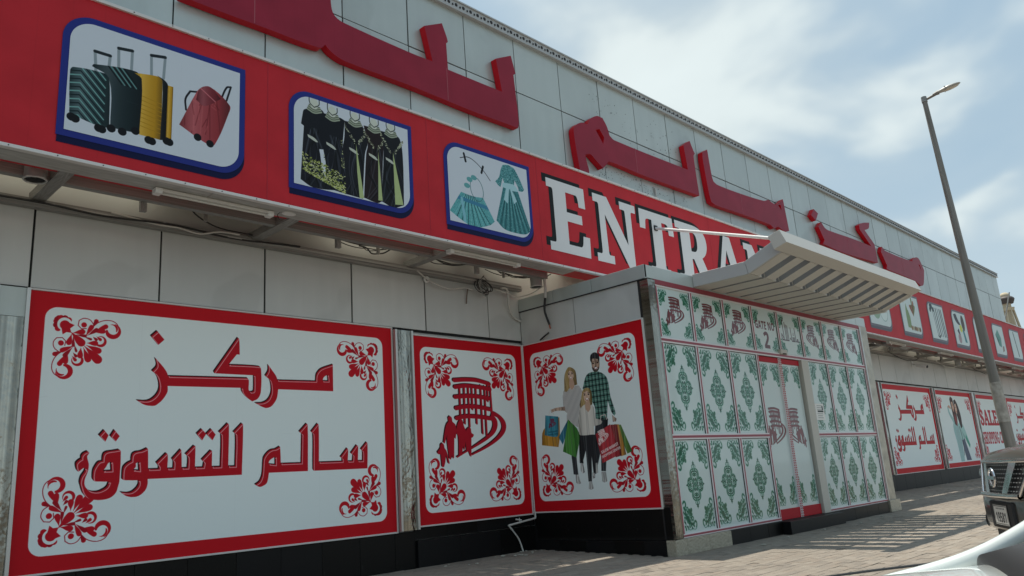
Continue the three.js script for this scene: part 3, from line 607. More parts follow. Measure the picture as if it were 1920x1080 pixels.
// ------------------------------------------------------------------ sign band
M.jointRed = matt([0.38, 0.03, 0.045], 0.6);
const band = thing('fascia_sign', 'long red sign band with blue framed pictures and white ENTRANCE lettering', 'sign', [0, 0, 0]);
mesh('sign_board', uvm(box(-6, 58, 4.625, 6.44, ZF - 0.45, ZF)), M.signRed, band);
for (let k = 0; k < 14; k++) { const x = [4.39, 6.9, 9.25, 14.7, 17.5][k] ?? 17.5 + (k - 4) * 3.2; mesh('sheet_joint', box(x - 0.004, x + 0.004, 4.63, 6.435, ZF, ZF + 0.0018), M.jointRed, band); }
mesh('trim', [rbox(-6, 58, 6.44, 6.478, ZF - 0.45, ZF + 0.03, 0.004)], M.trim, band);
mesh('trim', [rbox(-6, 58, 4.588, 4.625, ZF - 0.04, ZF + 0.03, 0.004)], M.trim, band);
{ const s = []; for (let x = -1; x < 40; x += 0.42) s.push(new THREE.CylinderGeometry(0.006, 0.006, 0.008, 6).rotateX(Math.PI / 2).translate(x, 6.459, ZF + 0.032), new THREE.CylinderGeometry(0.006, 0.006, 0.008, 6).rotateX(Math.PI / 2).translate(x + 0.2, 4.606, ZF + 0.032)); mesh('screw', s, M.dark, band).userData.kind = 'stuff'; }
const frameShape = (x0, x1, y0, y1, r) => { const s = new THREE.Shape(); s.moveTo(x0, y0); s.lineTo(x1 - r, y0); s.absarc(x1 - r, y0 + r, r, -Math.PI / 2, 0); s.lineTo(x1, y1); s.lineTo(x0 + r, y1); s.absarc(x0 + r, y1 - r, r, Math.PI / 2, Math.PI); s.lineTo(x0, y0); return s; };
const flat = (s, z) => new THREE.ShapeGeometry(s, 10).translate(0, 0, z);
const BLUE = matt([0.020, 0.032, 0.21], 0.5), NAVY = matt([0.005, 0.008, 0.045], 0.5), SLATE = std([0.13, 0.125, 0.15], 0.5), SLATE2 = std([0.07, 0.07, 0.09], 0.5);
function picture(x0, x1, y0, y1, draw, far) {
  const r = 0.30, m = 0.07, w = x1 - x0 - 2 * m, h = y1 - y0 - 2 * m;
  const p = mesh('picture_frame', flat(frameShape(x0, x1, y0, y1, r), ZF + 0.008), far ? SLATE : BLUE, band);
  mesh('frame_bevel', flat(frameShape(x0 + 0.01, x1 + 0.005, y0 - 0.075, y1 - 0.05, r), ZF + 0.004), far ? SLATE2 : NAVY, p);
  const [c, x] = sheet(w, h, far ? 150 : 300, far ? '#c9d6d4' : '#c8d0d8'); draw(x, w, h); grime(x, w, h, 10, 0.02);
  const g = flat(frameShape(x0 + m, x1 - m, y0 + m, y1 - m, r - m + 0.01), ZF + 0.012), q = g.attributes.position, uv = new Float32Array(q.count * 2);
  for (let i = 0; i < q.count; i++) { uv[2 * i] = (q.getX(i) - x0 - m) / w; uv[2 * i + 1] = (q.getY(i) - y0 - m) / h; } g.setAttribute('uv', new THREE.BufferAttribute(uv, 2));
  mesh('picture_print', g, printMat(tex(c)), p);
}
picture(2.11, 4.09, 4.84, 6.23, (x) => { // suitcases and a holdall; data measured from (2.12, 4.78)
  x.translate(2.12 - 2.18, 4.78 - 4.91);
  for (const l of LUGGAGE_HANDLES.slice(0, 3)) { strokeP(x, cm(l), '#8a979c', 0.03); strokeP(x, cm(l).slice(1, 3), '#20282c', 0.035); }
  for (const l of LUGGAGE_HANDLES.slice(3)) strokeP(x, smooth(cm(l), false), '#1c1d22', 0.022);
  LUGGAGE_SHAPES.forEach((s, i) => {
    const p = smooth(cm(s), true, 5, 1.2); fillP(x, p, LUGGAGE_COLOURS[i]); x.save(); trace(x, p); x.clip();
    const bx = cm(s).map((a) => a[0]), by = cm(s).map((a) => a[1]), a0 = Math.min(...bx), a1 = Math.max(...bx), b0 = Math.min(...by), b1 = Math.max(...by);
    { const g = x.createLinearGradient(a0, 0, a1, 0); g.addColorStop(0, 'rgba(0,0,0,.30)'); g.addColorStop(0.3, 'rgba(255,255,255,.16)'); g.addColorStop(0.75, 'rgba(0,0,0,.10)'); g.addColorStop(1, 'rgba(0,0,0,.45)'); x.fillStyle = g; x.fillRect(a0, b0, a1 - a0, b1 - b0); }
    if (i === 0) for (let k = -6; k < 20; k++) strokeP(x, [[a0 - 0.05, b0 + 0.16 + k * 0.045], [a0 + 0.1, b0 + 0.20 + k * 0.045], [a1 - 0.06, b0 - 0.05 + k * 0.045]], k % 2 ? '#6fa09c' : '#122226', 0.013);
    if (i === 1) for (let k = 0; k < 7; k++) strokeP(x, [[a0 + 0.13 + k * 0.03, b1], [a0 + 0.30 + k * 0.03, b1 - 0.2]], k % 2 ? '#5d8a88' : '#0c1518', 0.014);
    if (i === 2) { for (let k = 0; k < 8; k++) strokeP(x, [[a0, b0 + 0.12 + k * 0.05], [a1, b0 + 0.07 + k * 0.05]], '#a97f18', 0.008); strokeP(x, [[a0 + 0.07, b1], [a0 + 0.07, b0]], '#deb23a', 0.012); }
    if (i === 5) for (let k = 0; k < 22; k++) strokeP(x, [[a0 + k * 0.02, rr(b0, b1)], [a0 + k * 0.02 + rr(-0.06, 0.1), rr(b0, b1)]], k % 2 ? 'rgba(80,16,24,.35)' : 'rgba(220,120,120,.22)', 0.014);
    if (i === 6) strokeP(x, [[a0, b1 - 0.02], [a1, b0 + 0.05]], '#c06a70', 0.012);
    x.restore();
  });
  for (const [wx, wy] of [[0.12, 0.25], [0.155, 0.24], [0.38, 0.2], [0.41, 0.195], [0.5, 0.23], [0.61, 0.225], [0.74, 0.27], [0.88, 0.205], [0.915, 0.2], [1.07, 0.245], [1.10, 0.24], [1.41, 0.385], [1.555, 0.345]]) disc(x, wx, wy + 0.03, 0.044, '#101216');
});
picture(4.67, 6.61, 4.86, 6.22, (x) => { // headless mannequins in long black gowns
  x.translate(4.70 - 4.74, 4.80 - 4.93);
  const hd = cm(ABAYA_HEADS[0]);
  ABAYA_SHAPES.forEach((s, i) => {
    const p = smooth(cm(s), true, 4, 1.0); fillP(x, p, ['#14161d', '#12141b', '#15161c', '#211718', '#16181c'][i]); const [hx, hy] = hd[i];
    x.save(); trace(x, p); x.clip(); for (let k = 0; k < 12; k++) strokeP(x, smooth([[hx + rr(-0.05, 0.1), hy - 0.35], [hx + rr(-0.15, 0.2), hy - 0.75], [hx + rr(-0.25, 0.32), hy - 1.2]], false), k % 2 ? 'rgba(90,96,110,.35)' : 'rgba(0,0,0,.6)', rr(0.01, 0.025)); x.restore();
    for (let k = 0; k < 6; k++) strokeP(x, smooth([[hx - 0.07 - k * 0.006, hy - 0.03 - k * 0.014], [hx, hy - 0.06 - k * 0.014], [hx + 0.08 + k * 0.006, hy - 0.03 - k * 0.012]], false), k % 2 ? '#9aa490' : '#5c6456', 0.018);
    disc(x, hx, hy, 0.062, '#c6ccbf', 0.075); strokeP(x, smooth([[hx - 0.07, hy + 0.12], [hx - 0.065, hy], [hx, hy - 0.05], [hx + 0.07, hy], [hx + 0.075, hy + 0.07]], false), '#3e453f', 0.014);
    fillP(x, smooth([[hx - 0.10, hy - 0.45], [hx + 0.0, hy - 0.475], [hx + 0.055, hy - 0.52], [hx + 0.02, hy - 0.525], [hx - 0.09, hy - 0.485]], true), '#b9bfb2');
    if (i > 1) for (let k = 0; k < 90; k++) { const t = rnd(), sd = rnd() < 0.5 ? -1 : 1; disc(x, hx + sd * (0.03 + t * 0.16) + 0.02, hy - 0.14 - (1 - t) * 0.22 + rr(-0.03, 0.03), rr(0.005, 0.011), rnd() < 0.6 ? '#a9ae92' : '#5e604e'); }
    else for (let k = 0; k < 90; k++) disc(x, hx + (i ? 0.18 : 0.18) + rr(-0.05, 0.05), hy - rr(0.35, 0.75), rr(0.005, 0.011), rnd() < 0.6 ? '#a3aa7a' : '#4f543c');
  });
  for (const s of ABAYA_SLITS) fillP(x, cm(s), '#a9b981');
  for (let k = 0; k < 520; k++) { const t = rnd(), bx = 0.16 + t * 0.62, by = 0.34 - t * 0.19, u = rnd() ** 2 * 0.24; x.save(); x.translate(bx, by + u); x.rotate(rr(-1, 1)); disc(x, 0, 0, 0.014, ['#8f9a45', '#b6bd74', '#5d6a30', '#c3c79a'][k % 4], 0.006); x.restore(); }
});
picture(7.20, 9.06, 4.87, 6.21, (x) => { // skirt, headband and a long dress
  x.translate(7.24 - 7.27, 4.82 - 4.94);
  const cols = ['#5aa3a6', '#43888c', '#37777c', '#a3cbd2', '#43888c', '#3f8388'];
  DRESS_SHAPES.forEach((s, i) => {
    const p = smooth(cm(s), true, 4, 0.9); fillP(x, p, cols[i]); x.save(); trace(x, p); x.clip(); const bx = cm(s).map((a) => a[0]), by = cm(s).map((a) => a[1]), a0 = Math.min(...bx), a1 = Math.max(...bx), b0 = Math.min(...by), b1 = Math.max(...by);
    if (i !== 3) for (let k = 0; k < 900; k++) disc(x, rr(a0, a1), rr(b0, b1), 0.006, k % 2 ? 'rgba(18,60,66,.5)' : 'rgba(170,220,220,.5)', 0.004);
    if (i === 0 || i === 2) { const mx = a0 + (a1 - a0) * 0.45; for (let k = 0; k < 14; k++) { const t = k / 13; strokeP(x, [[mx + (t - 0.5) * 0.15, b1], [a0 + t * (a1 - a0), b0 - 0.02]], k % 2 ? 'rgba(12,48,54,.6)' : 'rgba(150,210,212,.4)', 0.016); } }
    if (i === 0) { strokeP(x, [[a0, b1 - 0.08], [a1, b1 - 0.16]], '#3f7f9c', 0.06); strokeP(x, [[a0 + 0.25, b1 - 0.1], [a0 + 0.3, b0]], '#7db7c4', 0.05); }
    x.restore();
  });
  strokeP(x, smooth([[0.29, 1.16], [0.45, 1.21], [0.6, 1.17], [0.78, 1.05], [0.9, 0.93]], false), '#23262b', 0.012); strokeP(x, [[0.37, 1.25], [0.4, 1.13]], '#1b1d22', 0.04); strokeP(x, [[0.76, 1.13], [0.72, 1.02]], '#1b1d22', 0.04);
  x.beginPath(); x.ellipse(0.60, 0.72, 0.13, 0.19, 0.2, 0, 7); x.strokeStyle = '#47757a'; x.lineWidth = 0.012; x.stroke(); for (const [a, b] of [[0.46, 0.85], [0.40, 0.74], [0.55, 0.9]]) disc(x, a, b, 0.06, '#5f9ea0', 0.04);
});
// pictures further along the band: garden things, cosmetics, tools, shoes, bags
const farPic = [
  (x) => { for (let k = 0; k < 9; k++) disc(x, rr(0.3, 1.4), rr(0.2, 0.9), rr(0.08, 0.2), ['#8fae9d', '#6d8f86', '#b7c7ba'][k % 3]); },
  (x) => { disc(x, 0.55, 0.5, 0.33, '#8faa92'); disc(x, 0.55, 0.52, 0.2, '#b7c9b4'); disc(x, 1.15, 0.45, 0.3, '#cfdcd8'); x.lineWidth = 0.02; x.strokeStyle = '#86a29c'; x.stroke(); for (let k = 0; k < 16; k++) drop(x, 1.1, 0.6, 1.1 + Math.cos(k * 0.4) * 0.28, 0.75 + Math.sin(k * 0.4) * 0.22, 0.04, k % 2 ? '#3d5147' : '#6c7f62'); },
  (x) => { for (const [a, b, h] of [[0.5, 0.15, 0.8], [0.62, 0.15, 0.6]]) fillP(x, smooth([[a - 0.1, b], [a + 0.1, b], [a + 0.12, b + h * 0.6], [a, b + h], [a - 0.1, b + h * 0.6]]), '#7d9468'); for (let k = 0; k < 12; k++) drop(x, 1.1, 0.55, 1.1 + rr(-0.25, 0.25), 0.95 + rr(-0.2, 0.2), 0.05, ['#46543a', '#9a5a3c', '#6d7c4c'][k % 3]); for (let k = 0; k < 6; k++) disc(x, 0.75 + k * 0.15, 0.16, 0.08, ['#8a6d4e', '#a9a488', '#6b553e'][k % 3]); drop(x, 0.3, 0.9, 0.35, 1.15, 0.07, '#3f4c34'); },
  (x) => { strokeP(x, [[0.45, 1.1], [0.62, 0.12]], '#3a4448', 0.035); for (let k = 0; k < 7; k++) disc(x, 0.35 + rr(-0.12, 0.2), 1.08 + rr(-0.1, 0.1), 0.08, '#2f3d42'); for (const [a, c] of [[0.62, '#56656b'], [0.82, '#2f3a40'], [1.02, '#6e7f85'], [1.22, '#27343a'], [1.38, '#3b4a50']]) strokeP(x, [[a, 1.08], [a + 0.14, 0.14]], c, 0.075); strokeP(x, smooth([[0.62, 0.12], [0.75, 0.06], [0.85, 0.14]], false), '#20282c', 0.05); },
  (x) => { fillP(x, smooth([[0.2, 1.1], [0.5, 1.15], [0.7, 0.9], [0.9, 0.75], [0.6, 0.75], [0.3, 0.9]]), '#3a3a44'); disc(x, 1.2, 0.85, 0.2, '#4a4038', 0.3); disc(x, 0.85, 0.62, 0.16, '#c9cf4a', 0.14); fillP(x, smooth([[0.35, 0.5], [0.55, 0.6], [0.65, 0.35], [0.45, 0.4]]), '#403c44'); disc(x, 0.5, 0.22, 0.18, '#a08a8c'); fillP(x, smooth([[1.0, 0.6], [1.2, 0.55], [1.35, 0.12], [1.1, 0.12]]), '#3e7f86'); },
  (x) => { fillP(x, smooth([[0.3, 1.1], [0.9, 0.95], [1.0, 0.5], [0.7, 0.15], [0.4, 0.6]]), '#6f766d'); for (let k = 0; k < 40; k++) disc(x, rr(0.4, 1.2), rr(0.2, 1.0), rr(0.02, 0.06), ['#474c44', '#a9ab9a', '#7c6a58'][k % 3]); },
  (x) => { fillP(x, [[0.3, 0.8], [0.75, 1.05], [1.1, 0.7], [0.95, 0.3], [0.6, 0.35]], '#5d9488'); fillP(x, [[0.3, 0.8], [0.6, 0.35], [0.7, 0.6]], '#2f5f58'); for (let k = 0; k < 6; k++) strokeP(x, [[0.4 + k * 0.1, 0.85], [0.65 + k * 0.06, 0.4]], '#3f756c', 0.02); fillP(x, [[1.0, 0.1], [1.3, 0.18], [1.35, 0.38], [1.1, 0.36]], '#8a7a70'); },
  (x) => { strokeP(x, [[0.7, 1.12], [0.98, 0.12]], '#3b4f4d', 0.12); strokeP(x, [[0.72, 1.12], [1.0, 0.12]], '#6e8a86', 0.03); for (let k = 0; k < 6; k++) disc(x, 0.74 + k * 0.045, 1.0 - k * 0.16, 0.03, '#22302f'); },
  (x) => { for (let k = 0; k < 5; k++) strokeP(x, [[0.3 + k * 0.25, 1.0], [0.4 + k * 0.22, 0.2]], ['#496b66', '#7c9c96', '#333e3c'][k % 3], 0.1); }];
[[20.45, 22.2], [23.2, 25.0], [25.95, 27.78], [28.66, 30.42], [31.3, 33.06], [34.0, 35.76], [36.66, 38.4], [39.36, 41.12], [42.05, 43.8]].forEach(([a, b], i) => picture(a, b, 4.87, 6.22, farPic[i], true));
// ENTRANCE in white serif capitals with a grey drop shadow
{
  const font = await new FontLoader().loadAsync('fonts/droid/droid_serif_bold.typeface.json');
  const put = (ch, x0, x1) => {
    const g = new THREE.ExtrudeGeometry(font.generateShapes(ch, 1), { depth: 0.001, bevelEnabled: true, bevelThickness: 0.0012, bevelSize: 0.026, bevelSegments: 1, curveSegments: 8 }); g.computeBoundingBox(); const b = g.boundingBox;
    g.translate(-b.min.x, -b.min.y, 0).scale((x1 - x0) / (b.max.x - b.min.x), 1.27 / (b.max.y - b.min.y), 1).translate(x0, 4.86, 0);
    const m = mesh('printed_letter', g.clone().translate(0, 0, ZF + 0.006), M.letterWhite, band); mesh('letter_shadow', g.translate(-0.095, 0.07, ZF + 0.001), M.letterGrey, m);
  };
  M.letterWhite = std([0.66, 0.66, 0.66], 0.5); M.letterGrey = matt([0.014, 0.017, 0.018], 0.6);
  [['E', 9.46, 10.52], ['N', 10.70, 11.98], ['T', 12.10, 13.26], ['R', 13.34, 14.66], ['A', 14.74, 16.04], ['N', 16.14, 17.44], ['C', 17.6, 18.7], ['E', 18.85, 19.95]].forEach((a) => put(...a));
}

// ------------------------------------------------------------------ raised Arabic letters on the upper screen
M.seam = std([0.34, 0.06, 0.08], 0.5);
function raised(name, label, pts, holes = [], extra = [], seams = []) {
  const t = thing(name, label, 'sign letters', [0, 0, ZC + 0.012], 'raised red Arabic letters on the upper cladding');
  const one = (p, hs, nm) => {
    const s = shapeOf(smooth(cm(p), true, 5, 0.8), hs.map((h) => smooth(cm(h))));
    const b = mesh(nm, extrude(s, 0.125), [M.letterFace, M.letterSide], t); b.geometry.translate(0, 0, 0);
    return b;
  };
  one(pts, holes, 'letter_body'); for (const [x, y0, y1] of seams) mesh('seam', box(x - 0.006, x + 0.006, y0, y1, 0.12, 0.1275), M.seam, t); for (const e of extra) one(e, [], 'letter_dot'); return t;
}
raised('arabic_letters', 'leftmost raised red letters with two tall strokes, running out of the picture', SIGN_LLTSW[0], [], [], [[7.74, 7.172, 7.735], [4.42, 7.21, 8.0]]);
raised('arabic_letters', 'raised red letters with looped head above the start of ENTRANCE', SIGN_LM[0], [SIGN_LM_HOLE[0]], [], [[12.86, 7.175, 7.71]]);
raised('arabic_letters', 'raised red letters with one slanting stroke above the white tie rod', SIGN_SA[0], [SIGN_SA_HOLE[0]], [], [[17.22, 7.135, 7.675]]);
raised('arabic_letters', 'raised red letters with a hooked arm and a dot above the awning', SIGN_KZ[0], [], [SIGN_DOT[0]], [[23.76, 7.19, 7.735]]);
raised('arabic_letters', 'rightmost and smallest raised red letters above the awning end', SIGN_MR[0], [SIGN_MR_HOLE[0]], [], [[28.41, 7.20, 7.815]]);

{ // old screw holes and a white cable stub around the looped letters
  const g = []; for (let k = 0; k < 260; k++) { const x = rr(11.6, 14.9), y = rnd() < 0.7 ? rr(6.6, 7.15) : rr(7.75, 8.7); g.push(new THREE.CircleGeometry(rr(0.006, 0.013), 6).translate(x, y, ZC + 0.006)); }
  mesh('screw_hole', g, M.black, hall).userData.kind = 'stuff';
  tag(mesh('cable', tube([[13.62, 7.05, ZC + 0.02], [13.64, 6.8, ZC + 0.03], [13.68, 6.5, ZC + 0.03]], 0.02), M.wireWhite), 'short white cable hanging on the cladding above the letter T', 'cable');
}

{ // windblown litter and grit along the wall base
  const g = []; for (let k = 0; k < 34; k++) { const side = rnd(), x = side < 0.5 ? rr(7.6, 10.0) : side < 0.75 ? rr(10.2, 19) : rr(20, 34), z = side < 0.5 ? rr(-9.45, -8.9) : side < 0.75 ? rr(-6.7, -6.2) : rr(-9.5, -9), s = rr(0.012, 0.035); g.push(new THREE.IcosahedronGeometry(s, 0).scale(1.3, 0.45, 0.9).rotateY(rr(0, 6)).translate(x, slope(z) + s * 0.3, z)); }
  mesh('litter', g, std([0.42, 0.40, 0.34], 0.9)).userData.kind = 'stuff';
}
// ------------------------------------------------------------------ wall posters
function poster(name, label, x0, x1, y0, y1, draw, ppm, opt = {}) {
  const w = x1 - x0, h = y1 - y0, t = thing(name, label, 'poster', opt.at ?? [x0, y0, ZW]); if (opt.turn) t.rotation.y = opt.turn;
  const [c, x] = posterBase(w, h, ppm); draw(x, w, h); grime(x, w, h);
  mesh('backing_board', box(0, w, 0, h, -0.02, 0.012), M.trim, t);
  const g = new THREE.PlaneGeometry(w, h, 12, 8).translate(w / 2, h / 2, 0.016), p = g.attributes.position; for (let i = 0; i < p.count; i++) p.setZ(i, 0.016 + Math.max(0, fbm(p.getX(i) * 0.8 + x0, p.getY(i) * 0.8, 3, 2)) * 0.012); g.computeVertexNormals();
  mesh('print', g, printMat(tex(c), 0.5), t);
  const f = 0.022; mesh('edge_strip', [rbox(-f, w + f, h, h + f, -0.01, 0.035, 0.004)], M.trim, t); mesh('edge_strip', [rbox(-f, w + f, -f, 0, -0.01, 0.035, 0.004)], M.trim, t);
  mesh('edge_strip', [rbox(-f, 0, 0, h, -0.01, 0.033, 0.004)], M.trim, t); mesh('edge_strip', [rbox(w, w + f, 0, h, -0.01, 0.033, 0.004)], M.trim, t);
  return t;
}
poster('wall_poster', 'large white poster with red border and two lines of red Arabic lettering', 2.36, 7.235, 0.62, 3.60, (x, w, h) => {
  posterCorners(x, w, h, 0.725, 0.25); x.save(); x.translate(0, -0.01); shopName(x); x.restore();
}, 250);
poster('wall_poster', 'square poster with red tower and family logo beside the inner corner', 7.62, 10.09, 0.665, 3.53, (x, w, h) => {
  posterCorners(x, w, h, 0.74, 0.24); towerLogo(x, w / 2, h / 2, 1);
}, 250);
poster('wall_poster', 'poster of a laughing family carrying shopping bags on the portico side', 0, 2.60, 0.685, 3.53, (x, w, h) => {
  posterCorners(x, w, h, 0.70, 0.24); familyPhoto(x);
}, 270, { at: [XS + 0.0, 0.685, -9.54], turn: -Math.PI / 2 });
const farText = (x, w, h) => { posterCorners(x, w, h, 0.62, 0.25); x.save(); x.scale(w / 4.875, h / 2.98); shopName(x, false, 0.012); x.restore(); };
poster('wall_poster', 'far poster with two lines of red Arabic lettering, first right of the portico', 27.13, 32.12, 0.60, 3.53, farText, 130);
poster('wall_poster', 'far poster printed with two long haired women laughing', 32.47, 37.18, 0.60, 3.50, (x, w, h) => { posterCorners(x, w, h, 0.62, 0.25); twoWomen(x, w, h); }, 140);
poster('wall_poster', 'far poster with red English lettering, partly behind the lamp post', 37.70, 42.6, 0.60, 3.48, (x, w, h) => {
  posterCorners(x, w, h, 0.62, 0.25); textUp(x, 'SALEM', w * 0.45, h * 0.66, 0.86, '#b5162a', 'bold', 'serif', 1.2, 7); textUp(x, 'SHOPPING CENTER', w * 0.51, h * 0.36, 0.64, '#b5162a', 'bold', 'serif', 0.72, 7);
}, 130);
poster('wall_poster', 'farthest poster with small red Arabic lettering at the right picture edge', 42.9, 48.0, 0.60, 3.46, farText, 130);
{ // narrow red margin board between portico and first far poster
  const t = thing('margin_board', 'narrow red upright board beside the first far poster', 'board', [26.42, 0.6, ZW]);
  mesh('panel', box(0, 0.36, 0, 2.96, -0.01, 0.02), M.posterRed, t); mesh('edge_strip', box(0.36, 0.385, 0, 2.96, -0.01, 0.03), M.trim, t);
}

// ------------------------------------------------------------------ entrance portico
const portico = thing('entrance_portico', 'glazed entrance box with green patterned panes and red double doors', 'entrance', [0, 0, 0]);
const PX0 = XS, PX1 = 19.05, GX0 = 10.385, GX1 = 18.55, GB = 0.235, GT = 4.13, T1 = 1.70, T2 = 3.205;
mesh('core', [box(PX0 + 0.02, PX1 - 0.02, 0.01, 4.3, ZW, ZP - 0.12)], M.backing, portico);
mesh('portico_roof', box(PX0 + 0.03, PX1 - 0.03, 4.30, 4.36, ZW, ZP - 0.03), M.offWhite, portico);
// side wall cladding
for (const [a, b] of [[-9.545, -8.30], [-8.285, -6.95]]) mesh('side_panel', uvm(box(XS - 0.004, XS + 0.02, 3.56, 4.148, a, b), 2, 1), M.wallClad[0], portico);
for (const [a, b] of [[-9.545, -8.72], [-8.71, -7.86], [-7.85, ZP + 0.02]]) mesh('cap_panel', uvm(rbox(XS - 0.03, XS + 0.02, 4.163, 4.385, a, b, 0.004), 2, 1), M.clad[1], portico);
mesh('side_trim', rbox(XS - 0.035, XS, 4.148, 4.163, -9.545, ZP, 0.003), M.dark, portico);
for (const [a, b] of [[XS - 0.028, 11.535], [11.55, 14.5], [14.515, 17.40], [17.415, 18.5], [18.515, PX1]]) mesh('cap_panel', uvm(rbox(a, b, 4.175, 4.385, ZP - 0.02, ZP + 0.02, 0.004), 0, 1), M.clad[2], portico);
for (let k = 0; k < 4; k++) { const a = -9.54 + k * 0.69, b = Math.min(a + 0.688, ZP - 0.01); mesh('base_tile', rbox(XS - 0.006, XS + 0.02, 0.225, 0.685, a, b, 0.003), M.granite, portico); }
for (let k = 0; k < 5; k++) { const a = -9.54 + k * 0.56, b = Math.min(a + 0.557, ZP + 0.055); mesh('base_tile', rbox(XS - 0.06, XS + 0.02, 0, 0.222, a, b, 0.003), k % 2 ? M.granite : M.graniteB, portico); }
// front base course
{ let x = XS - 0.062; const ws = [0.30, 0.62, 0.66, 0.6, 0.62, 0.62, 0.62, 0.62, 0.62, 0.62, 0.62, 0.62, 0.62, 0.62, 0.62];
  ws.forEach((w, i) => { const e = Math.min(x + w, 18.5); if (e - x > 0.05) mesh('base_tile', rbox(x + (i ? 0.002 : 0.0), e - 0.002, 0, 0.222, ZP - 0.1, ZP + 0.06 + rr(0, 0.002), 0.003), i > 0 && i < 3 || i === 0 ? M.creamTile : rnd() < 0.5 ? M.granite : M.graniteB, portico); x += w; });
  mesh('base_tile', rbox(18.5, 19.12, 0, 0.25, ZP - 0.1, ZP + 0.085, 0.004), M.creamTile, portico);
  mesh('door_step', rbox(13.4, 15.7, 0, 0.212, ZP + 0.064, ZP + 0.22, 0.006), M.graniteB, portico); }
// panes
const GREEN = '#0b5a3e', GDARK = '#053226', PALE = '#c6d4d1';
const paneW = 1.02, tallH = T2 - T1, topH = GT - T2;
const greenCorners = (x, w, h, sx, sy) => { for (const [a, b] of [[0, 0], [1, 0], [0, 1], [1, 1]]) ornament(x, a ? w - 0.02 : 0.02, b ? h - 0.03 : 0.03, a ? -sx : sx, b ? -sy : sy, GREEN, GDARK, PALE, false); };
const makePane = (w, h, draw) => { const [c, x] = sheet(w, h, 210, PALE); draw(x, w, h); grime(x, w, h, 6, 0.02); return glossPrint(tex(c)); };
const paneTall = [0, 1, 2, 3, 4].map(() => makePane(0.93, 1.42, (x, w, h) => { x.translate(rr(-0.012, 0.012), rr(-0.015, 0.015)); x.rotate(rr(-0.006, 0.006)); greenCorners(x, w, h, 0.37, 0.46); medallion(x, w / 2, h / 2, 0.51, GREEN, GDARK); }));
const topDraw = (fn) => makePane(0.93, 0.85, (x, w, h) => { greenCorners(x, w, h, 0.25, 0.29); fn(x, w, h); });
const paneLogo = topDraw((x, w, h) => towerLogo(x, w / 2, h / 2, 0.36, 1, '#6a1420', '#1c0a10')), paneLogoR = topDraw((x, w, h) => towerLogo(x, w / 2, h / 2, 0.36, -1, '#5c141c', '#1c0c10'));
const paneGate = topDraw((x, w, h) => { textUp(x, 'GATE NO', w / 2, h * 0.62, 0.225, '#520610', 'bold', 'sans-serif', 0.80, 3); textUp(x, '2', w / 2, h * 0.27, 0.44, '#520a14', 'bold', 'sans-serif', 0.95, 3); });
const panePhrase = topDraw((x, w, h) => { // pious phrase in red upright strokes, read right to left
  const c = '#2c0a10', L = (p, t = 0.034) => strokeP(x, smooth(p, false, 4, 1.2), c, t); x.save(); x.translate(0.10, 0.30); x.scale(0.73, 0.62);
  L([[1.0, 0], [0.93, 0.0], [0.9, 0.07], [0.95, 0.09], [0.97, 0.02]]); L([[0.93, 0], [0.83, 0.01]]); L([[0.83, 0.0], [0.81, 0.45]], 0.034); for (const k of [0.76, 0.71, 0.66]) L([[k, 0.0], [k, 0.13]]); L([[0.78, 0], [0.59, 0.0]], 0.034); L([[0.59, 0], [0.57, 0.45]], 0.034); for (const [a, b] of [[0.69, 0.22], [0.74, 0.22], [0.715, 0.28]]) disc(x, a, b, 0.018, c); L([[0.54, 0.04], [0.5, 0.07], [0.53, 0.1]]);
  L([[0.41, 0], [0.39, 0.5]], 0.034); L([[0.34, 0], [0.32, 0.52]], 0.034); L([[0.27, 0], [0.25, 0.6]], 0.034); L([[0.42, 0], [0.04, 0.0]], 0.034); L([[0.14, 0], [0.13, 0.5], [0.12, 0.7]], 0.034); L([[0.1, 0], [0.02, 0.06], [0.03, 0.2], [0.1, 0.08]]); L([[0.13, 0.62], [0.19, 0.68], [0.17, 0.75]]); x.restore();
});
const pane = (x0, x1, y0, y1, mt, z = ZP, parent = portico) => mesh('glass_pane', new THREE.BoxGeometry(x1 - x0, y1 - y0, 0.012).translate((x0 + x1) / 2, (y0 + y1) / 2, z - 0.006), mt, parent).rotation.set(0, 0, 0);
const redTape = std([0.30, 0.05, 0.075], 0.45), tapeWhite = std([0.72, 0.69, 0.69], 0.45);
const bar = (name, x0, x1, y0, y1, vert, w = 0.032) => { // aluminium section with a red tape down its face
  const m = mesh(name, rbox(x0, x1, y0, y1, ZP - 0.05, ZP + 0.022, 0.005), tapeWhite, portico);
  mesh('red_tape', vert ? box((x0 + x1) / 2 - w / 2, (x0 + x1) / 2 + w / 2, y0, y1, ZP + 0.015, ZP + 0.025) : box(x0, x1, (y0 + y1) / 2 - w / 2, (y0 + y1) / 2 + w / 2, ZP + 0.015, ZP + 0.026), redTape, m);
  mesh('gasket', vert ? [box(x0 - 0.008, x0, y0, y1, ZP - 0.02, ZP + 0.012), box(x1, x1 + 0.008, y0, y1, ZP - 0.02, ZP + 0.012)] : [box(x0, x1, y0 - 0.008, y0, ZP - 0.02, ZP + 0.012)], M.black, m);
};
const colsTop = [10.385, 11.40, 12.43, 13.455, 14.475, 15.50, 16.51, 17.53, 18.55], hb = 0.043;
for (let i = 0; i < 8; i++) pane(colsTop[i] + hb, colsTop[i + 1] - hb, T2 + hb, GT - 0.06, i < 3 ? paneLogo : i === 3 ? paneGate : i === 4 ? panePhrase : paneLogoR);
for (const i of [0, 1, 2, 5, 6, 7]) { const a = colsTop[i] + (i === 5 ? 0.09 : 0), b = colsTop[i + 1]; pane(a + hb, b - hb, T1 + hb, T2 - hb, paneTall[(i * 2) % 5]); pane(a + hb, b - hb, GB + 0.05, T1 - hb, paneTall[(i * 3 + 1) % 5]); }
